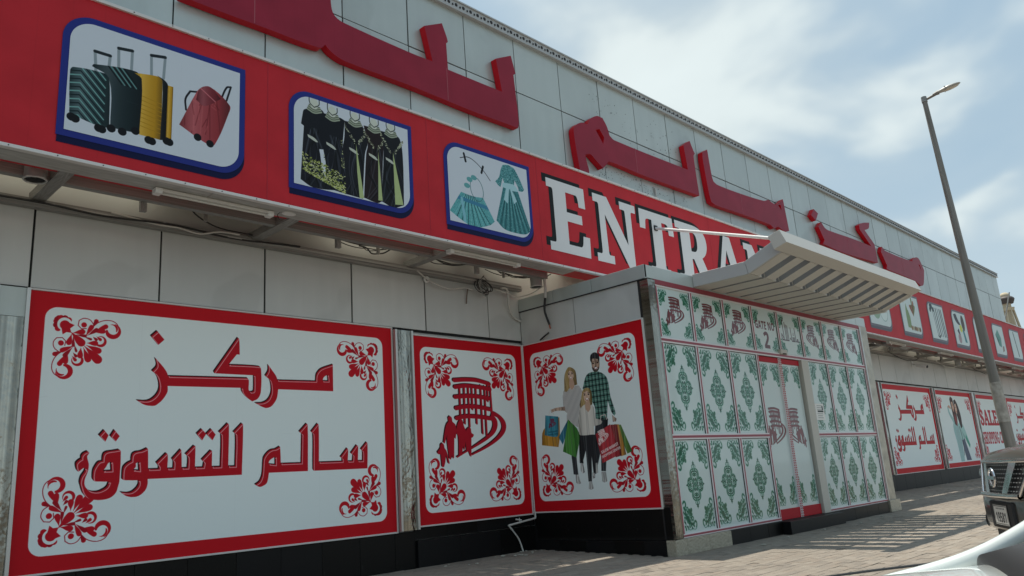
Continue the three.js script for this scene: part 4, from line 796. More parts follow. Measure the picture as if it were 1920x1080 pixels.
for (let i = 0; i < 9; i++) {
  const c = colsTop[i] + (i === 5 ? 0.045 : 0); bar('mullion', colsTop[i] - hb + 0.004, colsTop[i] + hb - 0.004, T2 + hb, GT - 0.06, true);
  if (i !== 4) { bar('mullion', c - hb + 0.004, c + hb - 0.004, T1 + hb, T2 - hb, true); bar('mullion', c - hb + 0.004, c + hb - 0.004, GB + 0.05, T1 - hb, true); }
}
bar('transom', GX0 - hb, GX1 + hb, T2 - hb, T2 + hb, false, 0.036); bar('transom', GX0 - hb, 13.455 + hb, T1 - hb, T1 + hb, false, 0.036); bar('transom', 15.55 - hb, GX1 + hb, T1 - hb, T1 + hb, false, 0.036);
bar('transom', GX0 - hb, 13.455 + hb, GB - 0.01, GB + 0.05, false, 0.026); bar('transom', 15.55 - hb, GX1 + hb, GB - 0.01, GB + 0.05, false, 0.026);
mesh('head_rail', rbox(GX0 - hb, GX1 + hb, GT - 0.06, GT - 0.035, ZP - 0.05, ZP + 0.02, 0.004), tapeWhite, portico); mesh('head_rail', rbox(GX0 - hb, GX1 + hb, GT - 0.035, GT + 0.045, ZP - 0.05, ZP + 0.03, 0.004), std([0.27, 0.03, 0.045], 0.5), portico);
// sliding double door
const doorArt = (flip) => { const [c, x] = sheet(0.80, 2.62, 200, '#c4d1ce'), w = 0.80, h = 2.62;
  for (const [a, b, sx] of [[0, 0, 0.3], [1, 0, 0.3], [0, 1, 0.34], [1, 1, 0.34]]) if (!(flip && a === 0 && b === 1) || true) ornament(x, a ? w - 0.02 : 0.02, b ? h - 0.03 : 0.05, a ? -sx : sx, b ? -0.42 : 0.5, GREEN, GDARK, '#c4d1ce', false);
  towerLogo(x, flip ? 0.26 : 0.36, 1.36, 0.52, flip ? -1 : 1, '#6d1420', '#1c0a10'); return glossPrint(tex(c)); };
[[13.50, 14.33, false], [14.36, 15.19, true]].forEach(([a, b, f]) => {
  const d = mesh('door', new THREE.BoxGeometry(b - a - 0.04, 2.645, 0.012).translate((a + b) / 2, 1.7275, ZP - 0.026), doorArt(f), portico);
  mesh('rail', rbox(a, b, 3.05, 3.15, ZP - 0.06, ZP + 0.0, 0.005), M.posterRed, d); mesh('rail', rbox(a, b, 0.225, 0.405, ZP - 0.06, ZP + 0.004, 0.005), M.posterRed, d);
  mesh('stile', [rbox(f ? a : b - 0.035, f ? a + 0.035 : b, 0.225, 3.15, ZP - 0.06, ZP + 0.012, 0.004)], tapeWhite, d);
  mesh('rope_trim', rod([f ? a + 0.0175 : b - 0.0175, 0.23, ZP + 0.014], [f ? a + 0.0175 : b - 0.0175, 3.14, ZP + 0.014], 0.011, 0.011, 8), ropeMat(), d);
});
function ropeMat() { const t = noiseTex(64, (u, v) => ((u + v * 2) % 1 < 0.5 ? [0.72, 0.16, 0.22] : [0.86, 0.82, 0.82]), true); t.repeat.set(1, 34); return new THREE.MeshStandardMaterial({ map: t, roughness: 0.5 }); }
mesh('door_jamb', rbox(15.22, 15.515, 0.222, 3.165, ZP - 0.08, ZP + 0.05, 0.006), M.cream, portico);
mesh('door_head', rbox(13.47, 15.53, 3.155, T2 - hb - 0.002, ZP - 0.06, ZP + 0.03, 0.004), std([0.42, 0.36, 0.33], 0.5), portico);
// corner columns
{
  const g = new THREE.BoxGeometry(0.20, 3.92, 0.16, 4, 60, 3).translate(XS + 0.10, 2.19, ZP - 0.04), p = g.attributes.position;
  for (let i = 0; i < p.count; i++) { const d = fbm(p.getY(i) * 2.2, p.getX(i) * 6, p.getZ(i) * 4, 3) * 0.008; if (p.getZ(i) > ZP + 0.03) p.setZ(i, p.getZ(i) + d); if (p.getX(i) < XS + 0.01) p.setX(i, p.getX(i) + d * 0.5); } g.computeVertexNormals();
  mesh('chrome_corner', uvm(g, 0, 1), M.chrome, portico);
  mesh('corner_gap', box(XS - 0.012, XS + 0.02, 0.225, 4.148, ZP - 0.15, ZP - 0.122), M.black, portico);
  mesh('end_pier', uvm(rbox(18.60, 19.05, 0.25, 4.17, ZP - 0.2, ZP + 0.03, 0.006), 0, 1, 0.7), M.creamTile, portico);
  mesh('pier_strip', rbox(18.585, 18.64, 0.25, 4.13, ZP, ZP + 0.045, 0.004), M.alu, portico);
  const q = new THREE.BoxGeometry(0.05, 2.2, 0.5, 1, 30, 6).translate(19.07, 1.45, ZP - 0.3), r = q.attributes.position; for (let i = 0; i < r.count; i++) r.setX(i, r.getX(i) + fbm(r.getY(i) * 4, r.getZ(i) * 5, 3, 3) * 0.05); q.computeVertexNormals(); mesh('chrome_corner', uvm(q, 2, 1), M.chrome, portico);
}
{ const t = thing('door_sensor', 'small beige motion sensor box above the red double doors', 'sensor', [14.5, 3.275, ZP + 0.03]); mesh('housing', new RoundedBoxGeometry(0.28, 0.10, 0.07, 2, 0.02), M.cream, t); mesh('lens', new THREE.CapsuleGeometry(0.012, 0.14, 3, 8).rotateZ(Math.PI / 2).translate(0, -0.035, 0.03), M.black, t); }
{ const [c, x] = sheet(0.40, 0.33, 400, '#e8e8e4'); for (let k = 0; k < 7; k++) { x.fillStyle = k === 3 ? '#3c4444' : '#8d9494'; x.fillRect(0.05 + rr(0, 0.05), 0.04 + k * 0.04, rr(0.2, 0.27), k === 3 ? 0.03 : 0.012); } x.fillStyle = '#3c4444'; x.fillRect(0.3, 0.2, 0.05, 0.08);
  const t = thing('notice', 'small white paper notice stuck on a green patterned pane', 'notice', [15.82, 2.15, ZP + 0.004]); mesh('paper', new THREE.BoxGeometry(0.40, 0.33, 0.003), printMat(tex(c), 0.8), t); }

// ------------------------------------------------------------------ slatted awning over the doors
const awning = thing('entrance_awning', 'bent grey slatted canopy with white front lip over the entrance doors', 'awning', [0, 0, 0]);
{
  const AX0 = 11.53, AX1 = 17.42, poly = (pts, depth, x) => { // profile in (z, y), extruded along x
    const s = new THREE.Shape(pts.map(([z, y]) => new THREE.Vector2(-z, y))), g = new THREE.ExtrudeGeometry(s, { depth, bevelEnabled: true, bevelThickness: 0.003, bevelSize: 0.003, bevelOffset: -0.003, bevelSegments: 1 }); return g.rotateY(Math.PI / 2).translate(x, 0, 0); };
  for (const x of [AX0, AX1 - 0.04]) {
    mesh('side_fascia', poly([[-6.775, 4.19], [-5.765, 4.185], [-5.80, 4.40], [-6.775, 4.41]], 0.04, x), M.awnPanel, awning);
    mesh('side_fascia', poly([[-5.757, 4.187], [-5.172, 4.40], [-5.243, 4.622], [-5.792, 4.402]], 0.04, x), M.awnPanel, awning);
  }
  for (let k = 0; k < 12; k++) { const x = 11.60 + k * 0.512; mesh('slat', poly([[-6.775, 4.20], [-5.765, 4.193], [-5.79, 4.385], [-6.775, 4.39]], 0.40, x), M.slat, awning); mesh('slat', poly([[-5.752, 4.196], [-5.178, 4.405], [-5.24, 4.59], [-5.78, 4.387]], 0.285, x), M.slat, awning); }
  mesh('back_rail', box(AX0 + 0.045, AX1 - 0.045, 4.36, 4.42, -6.77, -6.70), M.alu, awning); mesh('cross_rail', box(AX0 + 0.045, AX1 - 0.045, 4.352, 4.40, -5.86, -5.81), M.alu, awning);
  const lip = [[-5.163, 4.402], [-4.952, 4.470], [-5.038, 4.690], [-5.236, 4.628]];
  for (const [a, b] of [[11.30, 12.46], [12.468, 16.10], [16.108, 17.42]]) mesh('front_lip', poly(lip, b - a, a), M.awnLip, awning);
  mesh('tie_rod', [rod([12.618, 5.812, ZF], [11.62, 4.66, -5.26], 0.028, 0.028, 10)], M.white, awning); mesh('rod_bracket', [box(12.57, 12.67, 5.76, 5.86, ZF, ZF + 0.03), rod([11.62, 4.55, -5.26], [11.62, 4.68, -5.26], 0.02)], M.dark, awning);
}
// ------------------------------------------------------------------ lamps, cables and fittings under the sign band
function fitting(x0, x1, z, label) {
  const t = thing('tube_light_fitting', label, 'light fitting', [x0, 4.56, z], 'bare tube fittings under the sign band'), w = x1 - x0;
  mesh('housing', rbox(0, w, 0, 0.035, -0.05, 0.05, 0.006), M.offWhite, t); mesh('end_cap', rbox(-0.02, 0.06, -0.03, 0.036, -0.055, 0.055, 0.01), M.white, t); mesh('end_cap', rbox(w - 0.06, w + 0.02, -0.03, 0.036, -0.055, 0.055, 0.01), M.white, t);
  mesh('tube', rod([0.06, -0.012, 0], [w - 0.06, -0.012, 0], 0.014, 0.014, 10), M.wireWhite, t);
}
fitting(3.20, 4.58, -8.36, 'white tube light fitting under the picture of suitcases'); fitting(7.45, 8.9, -8.35, 'white tube light fitting under the picture of dresses');
[20.6, 25.2, 30.1, 35.0, 40.2].forEach((x, i) => fitting(x, x + 1.4, -8.38, ['white tube light fitting just beyond the portico under the sign band', 'white tube light fitting above the left end of the far Arabic poster', 'white tube light fitting beside the wall mounted security camera', 'white tube light fitting under the far band above the two women', 'white tube light fitting under the band right of the lamp post'][i]));
function can(x, z, y, label) { const t = thing('downlight', label, 'light fitting', [x, y, z]); mesh('can', new THREE.CylinderGeometry(0.105, 0.105, 0.24, 20, 1, true), std([0.30, 0.30, 0.29], 0.45, 0.4, { side: THREE.DoubleSide }), t); mesh('rim', new THREE.TorusGeometry(0.105, 0.01, 6, 20).rotateX(Math.PI / 2).translate(0, -0.12, 0), M.alu, t); mesh('reflector', new THREE.CylinderGeometry(0.03, 0.095, 0.14, 16, 1, true).translate(0, -0.04, 0), M.dark, t); mesh('stem', rod([0, 0.1, 0], [0, 0.45, 0], 0.02), M.steel, t); }
can(2.12, -8.72, 4.68, 'grey can downlight at the far left under the sign band'); can(9.98, -8.95, 4.60, 'grey can downlight next to the portico roof edge'); can(34.4, -9.0, 4.55, 'grey can downlight under the far part of the red sign band');
{ const t = thing('ceiling_disc', 'small white oval cover on the grey soffit strip', 'cover plate', [4.78, 4.595, -8.28]); mesh('plate', new THREE.CylinderGeometry(0.085, 0.09, 0.014, 20).scale(1, 1, 0.7), M.white, t); mesh('hook', tube([[-0.12, -0.01, 0], [-0.16, -0.05, 0.01], [-0.14, -0.11, 0.02]], 0.005), M.wireBlack, t); }
function cable(name, label, pts, r, mat, cat = 'cable') { const m = mesh(name, tube(pts, r, 6, pts.length * 6), mat); return tag(m, label, cat); }
cable('cable', 'black cable sagging along the wall top at left', [[1.2, 4.56, -9.42], [2.4, 4.57, -9.4], [3.0, 4.55, -9.42], [3.8, 4.585, -9.4], [4.6, 4.56, -9.43], [5.6, 4.6, -9.4]], 0.014, M.wireBlack);
cable('cable', 'thin dark wire hooked between the boards near the suitcases picture', [[4.0, 5.05, -8.9], [3.95, 4.8, -9.2], [4.3, 4.66, -9.35], [4.9, 4.64, -9.4]], 0.01, M.wireBlack);
cable('cable', 'pale wire looping along the wall left of the cable coil', [[7.7, 4.56, -9.42], [7.95, 4.44, -9.44], [8.4, 4.36, -9.46], [8.75, 4.42, -9.46], [8.95, 4.41, -9.48]], 0.012, M.wireWhite);
cable('conduit', 'pale bent conduit hanging in the inner corner below the soffit', [[9.55, 4.50, -9.40], [9.72, 4.50, -9.42], [9.78, 4.22, -9.46], [9.92, 4.05, -9.5], [10.10, 3.98, -9.5]], 0.018, M.wireWhite, 'conduit');
cable('cable', 'white wire running from the coil up to the portico corner', [[9.4, 4.46, -9.4], [9.7, 4.44, -9.42], [9.95, 4.40, -9.44], [10.08, 4.42, -9.2], [10.1, 4.5, -8.9]], 0.012, M.wireWhite);
{ const t = thing('hanging_cable', 'broken cable hanging down the portico side above the family poster', 'cable', [XS - 0.05, 0, 0]); mesh('sleeve', tube([[-0.02, 4.62, -8.84], [-0.02, 4.45, -8.83], [-0.02, 4.27, -8.85]], 0.026), M.wireWhite, t); mesh('wire', tube([[-0.02, 4.30, -8.85], [-0.03, 4.05, -8.88], [-0.01, 3.84, -8.83], [0.0, 3.79, -8.82]], 0.02), M.wireBlack, t); mesh('frayed_end', tube([[0, 3.80, -8.82], [0.0, 3.75, -8.815], [0.005, 3.72, -8.81]], 0.014), std([0.35, 0.10, 0.06], 0.7), t); mesh('stub', tube([[0.01, 3.66, -8.86], [-0.01, 3.61, -8.95], [0.02, 3.57, -9.08]], 0.014), M.wireBlack, t); }
{ const t = thing('cable_coil', 'bundle of coiled black cable hanging near the inner corner', 'cable coil', [9.12, 4.47, -9.40]); for (let k = 0; k < 7; k++) { const g = new THREE.TorusGeometry(0.16 + rr(-0.03, 0.03), 0.009, 5, 28).scale(1.0, 0.72, 1); g.rotateX(rr(-0.4, 0.4)).rotateY(rr(-0.5, 0.5)).rotateZ(-0.5 + rr(-0.2, 0.2)).translate(rr(-0.03, 0.03), rr(-0.03, 0.03), rr(-0.03, 0.03)); mesh('loop', g, k % 3 ? M.wireBlack : M.steel, t); } mesh('tie', tube([[-0.05, 0.12, 0], [0, 0.17, 0], [0.03, 0.2, 0]], 0.01), M.wireBlack, t); }
{ const t = thing('wall_ring', 'small white round fitting with dark hole on the wall panels', 'fitting', [7.96, 4.47, ZW + 0.05]); mesh('ring', new THREE.TorusGeometry(0.04, 0.02, 8, 18), M.white, t); mesh('hole', new THREE.CircleGeometry(0.03, 14).translate(0, 0, -0.005), M.black, t); mesh('stem', rod([0, 0.05, 0], [0, 0.14, -0.03], 0.015), M.white, t); }
cable('hanging_strip', 'thin rusty strip hanging on the wall panel below the coil', [[8.85, 4.42, -9.5], [8.84, 4.3, -9.52], [8.83, 4.17, -9.53]], 0.010, std([0.20, 0.15, 0.12], 0.9), 'strip');
{ const t = thing('drain_pipe', 'thin pale pipe bent out of the black base below the inner corner', 'pipe', [0, 0, 0]); mesh('pipe', [rod([10.10, 0.69, ZW + 0.07], [10.10, 0.585, ZW + 0.07], 0.016), rod([10.10, 0.585, ZW + 0.07], [9.43, 0.52, ZW + 0.09], 0.016), tube([[9.43, 0.52, ZW + 0.09], [9.52, 0.42, ZW + 0.1], [9.64, 0.28, ZW + 0.1], [9.70, 0.09, ZW + 0.12]], 0.014)], M.wireWhite, t); mesh('tap', [rod([9.66, 0.6, ZW + 0.03], [9.74, 0.58, ZW + 0.09], 0.012), rod([9.7, 0.56, ZW + 0.08], [9.7, 0.62, ZW + 0.08], 0.008)], M.wireWhite, t); mesh('upper_pipe', rod([10.115, 3.55, ZW + 0.04], [10.115, 0.68, ZW + 0.05], 0.01, 0.01, 6), M.trim, t); }
for (let k = 0; k < 6; k++) { const x = [3.1, 20.3, 23.5, 28.3, 33.1, 38.0][k]; cable('wire', ['loose wire dangling above the large poster', 'loose wire dangling just right of the portico', 'loose wire dangling above the far wall near the portico', 'loose wire dangling near the security camera', 'loose wire dangling above the poster of two women', 'loose wire dangling by the lamp post'][k], Array.from({ length: 7 }, (_, i) => [x + i * 0.38 * (k ? 1.3 : 0.7), 4.6 - (k ? 0.16 : 0.05) * Math.sin(i * 0.52) + rr(-0.03, 0.03), -9.43 + rr(0, 0.05)]), 0.012, k % 2 ? M.wireBlack : M.wireWhite); }
for (let k = 0; k < 8; k++) { const g = []; for (let i = 0; i < 4; i++) { const p = [], x0 = rr(-0.8, -0.2), x1 = rr(0.2, 0.8), sag = rr(0.03, 0.16), z0 = rr(-0.2, 0.2), z1 = rr(-0.2, 0.2); for (let j = 0; j <= 6; j++) { const t = j / 6; p.push([x0 + (x1 - x0) * t, 0.1 - sag * 4 * t * (1 - t) + rr(-0.02, 0.02), z0 + (z1 - z0) * t + rr(-0.03, 0.03)]); } g.push(tube(p, rr(0.006, 0.012), 5)); } const m = mesh('cable_coil', g, M.wireBlack); m.position.set([21.8, 27.6, 31.7, 36.6, 6.75, 8.15, 9.75, 1.2][k], 4.66, [-8.95, -8.95, -8.95, -8.95, -9.1, -9.05, -9.1, -9.0][k]); tag(m, ['dark cable tangle in the open soffit nearest the portico', 'dark cable tangle in the open soffit above the far Arabic poster', 'dark cable tangle in the open soffit right of the security camera', 'dark cable tangle in the open soffit beside the lamp post', 'dark cable tangle in the open soffit below the gap between gowns and dresses', 'dark cable tangle behind the white tube light fitting near the dresses picture', 'dark cable tangle in the open soffit right at the portico corner', 'dark cable tangle in the open soffit at the far left'][k], 'cable coil'); }
{ const t = thing('security_camera', 'white wall camera under the soffit right of the portico', 'security camera', [30.75, 4.28, ZW]); mesh('bracket', [box(-0.05, 0.05, 0.0, 0.28, 0, 0.03), rod([0, 0.1, 0.02], [0, 0.02, 0.22], 0.025)], M.white, t); mesh('housing', new RoundedBoxGeometry(0.14, 0.13, 0.36, 2, 0.03).rotateX(0.25).translate(0, -0.02, 0.32), M.white, t); mesh('lens', new THREE.CylinderGeometry(0.05, 0.05, 0.05, 14).rotateX(Math.PI / 2 + 0.25).translate(0, -0.07, 0.5), M.black, t); }

// ------------------------------------------------------------------ lamp post
{
  const t = thing('street_lamp', 'tall grey steel street lamp with a flat oval head', 'street lamp', [15.6, 0, -3.5]);
  const top = [-0.06, 7.66, -0.22];
  mesh('pole', [rod([0, 0, 0], top, 0.097, 0.043, 20)], M.galv, t);
  mesh('base_plate', [new THREE.CylinderGeometry(0.2, 0.2, 0.02, 20).translate(0, 0.011, 0), rod([0, 0.01, 0], [0, 0.25, 0], 0.115, 0.105, 20)], M.galv, t);
  mesh('wrap', rod([-0.0125, 1.62, -0.0468], [-0.018, 2.3, -0.0664], 0.0925, 0.0885, 20), std([0.50, 0.49, 0.46], 0.7, 0, { map: dirtySteel }), t);
  mesh('service_door', rbox(-0.045, 0.045, 0.7, 1.1, 0.075, 0.098, 0.006), M.steel, t); mesh('pole_cap', [rod([top[0], 7.64, top[2]], [top[0], 7.75, top[2] - 0.003], 0.052, 0.048, 16)], M.steel, t);
  mesh('bracket', [rod([top[0], 7.68, top[2]], [-0.02, 7.74, -0.02], 0.022, 0.026, 10)], M.galv, t);
  const h = new THREE.Group(); h.position.set(0.03, 7.80, 0.28);
  const head = new THREE.SphereGeometry(1, 24, 14).scale(0.092, 0.045, 0.225), p = head.attributes.position; for (let i = 0; i < p.count; i++) { if (p.getY(i) < 0) p.setY(i, p.getY(i) * 0.55); p.setX(i, p.getX(i) * (1 - 0.25 * Math.max(0, -p.getZ(i) / 0.225))); } head.computeVertexNormals();
  const rot = (g) => g.rotateX(-0.24).rotateY(0.35).translate(0.02, 7.79, 0.19);
  const hm = mesh('lamp_head', rot(head), std([0.42, 0.41, 0.38], 0.45, 0.2), t); mesh('lens', rot(new THREE.SphereGeometry(1, 18, 8).scale(0.068, 0.018, 0.145).translate(0, -0.022, 0.045)), std([0.55, 0.5, 0.42], 0.2), hm); mesh('neck', rot(rod([0, -0.005, -0.27], [0, 0, -0.17], 0.026, 0.042, 12)), M.galv, hm); mesh('clip', rot(rbox(-0.08, 0.08, -0.025, 0.046, -0.06, -0.045, 0.004)), M.steel, hm);
}
// ------------------------------------------------------------------ minaret beyond the far end
{
  const Dm = 150, t = thing('minaret', 'cream minaret with dark round cap far behind the building end', 'minaret', [0.9805 * Dm, 0, -0.1975 * Dm]), stone = std([0.52, 0.44, 0.31], 0.8);
  mesh('shaft', [new THREE.CylinderGeometry(1.05, 1.2, 19.2, 12).translate(0, 9.6, 0), new THREE.CylinderGeometry(1.55, 1.2, 0.9, 12).translate(0, 18.6, 0)], stone, t);
  mesh('gallery', [new THREE.CylinderGeometry(0.62, 0.62, 5.4, 12).translate(0, 21.6, 0), new THREE.CylinderGeometry(1.05, 0.9, 0.5, 12).translate(0, 22.9, 0)], stone, t);
  for (let k = 0; k < 8; k++) { const a = k * Math.PI / 4; mesh('pillar', rod([Math.cos(a) * 1.32, 18.9, Math.sin(a) * 1.32], [Math.cos(a) * 0.85, 22.7, Math.sin(a) * 0.85], 0.13, 0.11, 8), stone, t); }
  mesh('cap', [new THREE.SphereGeometry(1, 18, 10).scale(1.28, 0.62, 1.28).translate(0, 24.55, 0), new THREE.CylinderGeometry(1.22, 1.0, 0.5, 18).translate(0, 24.1, 0)], std([0.075, 0.06, 0.055], 0.6), t);
  mesh('dome', new THREE.SphereGeometry(0.75, 14, 8).scale(1, 0.75, 1).translate(0, 25.2, 0), stone, t);
}
// ------------------------------------------------------------------ cars
// sections along the car: [s from nose, half width, bottom, top, corner radius]
function loft(secs, n = 28, crown = 0.02) {
  const pos = [], idx = [], K = n * 4;
  const ring = ([s, hw, b, t, r]) => { const out = [], h = (t - b) / 2, cy = (t + b) / 2, e = Math.min(0.98, r / Math.min(hw, h)), pw = 2 + 7 * (1 - e) ** 1.2; for (let k = 0; k < K; k++) { const a = k / K * 2 * Math.PI, c = Math.cos(a), q = Math.sin(a), den = (Math.abs(c) ** pw + Math.abs(q) ** pw) ** (-1 / pw); const x = c * den * hw, y = q * den * h; out.push([x, cy + y + (y > 0 ? crown * (1 - (x / hw) ** 2) : 0), -s]); } return out; };
  secs.forEach((q) => ring(q).forEach((p) => pos.push(...p)));
  for (let i = 0; i < secs.length - 1; i++) for (let k = 0; k < K; k++) { const a = i * K + k, b = i * K + (k + 1) % K, c = a + K, d = b + K; idx.push(a, b, c, b, d, c); }
  for (const [i, f] of [[0, 1], [secs.length - 1, 0]]) { const cI = pos.length / 3, q = secs[i]; pos.push(0, (q[2] + q[3]) / 2, -q[0]); for (let k = 0; k < K; k++) { const a = i * K + k, b = i * K + (k + 1) % K; f ? idx.push(cI, b, a) : idx.push(cI, a, b); } }
  const g = new THREE.BufferGeometry(); g.setAttribute('position', new THREE.Float32BufferAttribute(pos, 3)); g.setIndex(idx); g.computeVertexNormals(); return g;
}
const lerpSec = (keys, step = 0.08) => { const out = []; for (let i = 0; i < keys.length - 1; i++) { const a = keys[i], b = keys[i + 1], n = Math.max(1, Math.round((b[0] - a[0]) / step)); for (let k = 0; k < n; k++) { const t = k / n; out.push(a.map((v, j) => v + (b[j] - v) * t)); } } out.push(keys[keys.length - 1]); return out; };
function paint(c, rough = 0.38, metal = 0.3) { return new THREE.MeshPhysicalMaterial({ color: lin(...c), roughness: rough, metalness: metal, clearcoat: 1, clearcoatRoughness: 0.06 }); }
function wheels(t, xs, r, hw) {
  for (const s of xs) for (const q of [-1, 1]) {
    const ty = mesh('wheel', new THREE.TorusGeometry(r * 0.78, r * 0.24, 10, 28).scale(1, 1, 1.15).rotateY(Math.PI / 2).translate(q * (hw - 0.12), r, -s), M.rubber, t);
    const sp = [new THREE.CylinderGeometry(r * 0.62, r * 0.62, 0.12, 24).rotateZ(Math.PI / 2)]; for (let k = 0; k < 6; k++) sp.push(new THREE.BoxGeometry(0.05, r * 1.15, 0.06).rotateX(k * Math.PI / 6).translate(q * 0.06, 0, 0));
    mesh('rim', sp.map((g) => g.translate(q * (hw - 0.10), r, -s)), M.alu, ty);
  }
}
const carGlass = new THREE.MeshPhysicalMaterial({ color: lin(0.035, 0.045, 0.042), roughness: 0.06, clearcoat: 1, clearcoatRoughness: 0.02 });
const chromeSmooth = std([0.75, 0.75, 0.75], 0.12, 1);
{ // dark grey off-roader, nose towards the building
  const t = thing('parked_car', 'dark grey off-road car with chrome V grille at the right edge', 'car', [0, 0, 0]); SUV_PLACE(t);
  const P = paint([0.115, 0.107, 0.095], 0.36, 0.55);
  mesh('body', loft(lerpSec([[0.0, 0.60, 0.62, 1.02, 0.10], [0.05, 0.76, 0.52, 1.10, 0.12], [0.14, 0.86, 0.44, 1.155, 0.13], [0.3, 0.93, 0.40, 1.185, 0.13], [0.7, 0.97, 0.38, 1.205, 0.12], [1.4, 0.985, 0.36, 1.235, 0.12], [1.75, 0.99, 0.36, 1.25, 0.12], [4.5, 0.99, 0.38, 1.25, 0.13], [4.95, 0.95, 0.42, 1.2, 0.14], [5.1, 0.86, 0.5, 1.1, 0.14]])), P, t);
  mesh('bumper', loft(lerpSec([[-0.06, 0.55, 0.50, 0.76, 0.10], [0.0, 0.78, 0.44, 0.80, 0.10], [0.1, 0.90, 0.38, 0.81, 0.10], [0.3, 0.965, 0.36, 0.80, 0.1], [0.6, 0.975, 0.36, 0.78, 0.1]]), 28, 0.0), P, t);
  mesh('lower_guard', loft(lerpSec([[0.0, 0.45, 0.31, 0.42, 0.05], [0.1, 0.7, 0.27, 0.46, 0.06], [0.4, 0.85, 0.25, 0.46, 0.06]]), 20, 0), M.dark, t);
  mesh('bonnet_edge', loft(lerpSec([[0.03, 0.70, 1.055, 1.10, 0.02], [0.1, 0.80, 1.08, 1.155, 0.03], [0.4, 0.88, 1.1, 1.215, 0.04], [1.5, 0.90, 1.15, 1.275, 0.05]]), 24, 0.03), P, t);
  mesh('cabin', loft(lerpSec([[1.55, 0.86, 1.15, 1.26, 0.05], [2.35, 0.80, 1.15, 1.83, 0.12], [2.6, 0.80, 1.15, 1.88, 0.13], [4.4, 0.78, 1.15, 1.87, 0.13], [4.95, 0.76, 1.15, 1.5, 0.12]])), carGlass, t);
  mesh('roof_panel', loft(lerpSec([[2.3, 0.70, 1.82, 1.86, 0.02], [2.6, 0.74, 1.85, 1.93, 0.03], [4.4, 0.74, 1.84, 1.92, 0.03], [4.7, 0.7, 1.78, 1.84, 0.02]])), P, t);
  for (const q of [-1, 1]) { mesh('pillar', rod([q * 0.86, 1.22, -1.6], [q * 0.74, 1.86, -2.36], 0.04, 0.035, 8), P, t); mesh('pillar', rod([q * 0.90, 1.2, -3.3], [q * 0.79, 1.86, -3.25], 0.045, 0.04, 8), P, t); mesh('wing_mirror', new THREE.SphereGeometry(1, 16, 10).scale(0.13, 0.10, 0.08).translate(q * 1.1, 1.33, -1.85), P, t); }
  // grille follows the bowed nose: z(x)
  const zf = (x, o = 0.03) => o - 0.14 * (Math.abs(x) / 0.86) ** 2.2;
  const bow = (x0, x1, yb, yt, o, nx = 12, ny = 4) => { const g = new THREE.PlaneGeometry(1, 1, nx, ny), p = g.attributes.position; for (let i = 0; i < p.count; i++) { const u = p.getX(i) + 0.5, v = p.getY(i) + 0.5, a = typeof x0 === 'function' ? x0(v) : x0, b = typeof x1 === 'function' ? x1(v) : x1, x = a + (b - a) * u, y = yb + (yt - yb) * v; p.setXYZ(i, x, y, zf(x, o) - 0.05 * v); } g.computeVertexNormals(); return g; };
  mesh('grille', bow((v) => -0.48 - 0.18 * v, (v) => 0.48 + 0.18 * v, 0.80, 1.07, 0.075), M.black, t);
  const dots = []; for (let j = 0; j < 7; j++) for (let i = -11; i <= 11; i++) { const x = (i + (j % 2) * 0.5) * 0.05, y = 0.825 + j * 0.037; if (Math.abs(x) < 0.46 + (y - 0.8) * 0.6) dots.push(new THREE.BoxGeometry(0.013, 0.009, 0.010).translate(x, y, zf(x, 0.078) - 0.05 * (y - 0.8) / 0.27)); }
  mesh('grille_mesh', dots, M.alu, t).userData.kind = 'stuff';
  for (const q of [-1, 1]) { const a = (v) => q * (0.16 + 0.16 * v), b = (v) => q * (0.27 + 0.18 * v); mesh('chrome_blade', q > 0 ? bow(a, b, 0.79, 1.075, 0.105) : bow(b, a, 0.79, 1.075, 0.105), chromeSmooth, t);
    const pts = []; for (let k = 0; k <= 8; k++) { const v = k / 8, x = q * (0.49 + 0.19 * v); pts.push([x, 0.79 + 0.29 * v, zf(x, 0.10) - 0.05 * v]); } mesh('grille_surround', tube(pts, 0.015, 8), chromeSmooth, t);
    const hl = loft([[0.02, 0.06, 0.87, 1.0, 0.04], [0.08, 0.115, 0.84, 1.06, 0.05], [0.2, 0.125, 0.85, 1.075, 0.05], [0.42, 0.05, 0.93, 1.08, 0.04]], 8, 0.0); hl.translate(q * 0.79, 0, -0.02); const H = mesh('headlight', hl, new THREE.MeshPhysicalMaterial({ color: lin(0.62, 0.65, 0.64), roughness: 0.12, metalness: 0.4, clearcoat: 1 }), t); mesh('lamp_bowl', new THREE.SphereGeometry(0.065, 14, 10).scale(1, 1, 0.5).translate(q * 0.78, 0.96, -0.05), chromeSmooth, H);
    mesh('fog_light', new THREE.CylinderGeometry(0.06, 0.06, 0.05, 16).rotateX(Math.PI / 2).translate(q * 0.74, 0.52, -0.02), chromeSmooth, t); mesh('tow_hook_cover', new THREE.BoxGeometry(0.16, 0.05, 0.04).translate(q * 0.42, 0.36, 0.0), M.black, t); }
  const surr = (y, o) => { const pts = []; for (let k = -8; k <= 8; k++) { const x = k / 8 * (y > 1 ? 0.67 : 0.50); pts.push([x, y, zf(x, o) - (y > 1 ? 0.05 : 0)]); } return tube(pts, y > 1 ? 0.018 : 0.024, 8, 40); };
  mesh('grille_surround', surr(1.082, 0.10), chromeSmooth, t); mesh('grille_surround', surr(0.785, 0.105), chromeSmooth, t);
  mesh('emblem', [new THREE.TorusGeometry(0.075, 0.016, 8, 28).translate(0, 0.94, 0.10), new THREE.BoxGeometry(0.19, 0.03, 0.02).translate(0, 0.94, 0.108)], chromeSmooth, t);
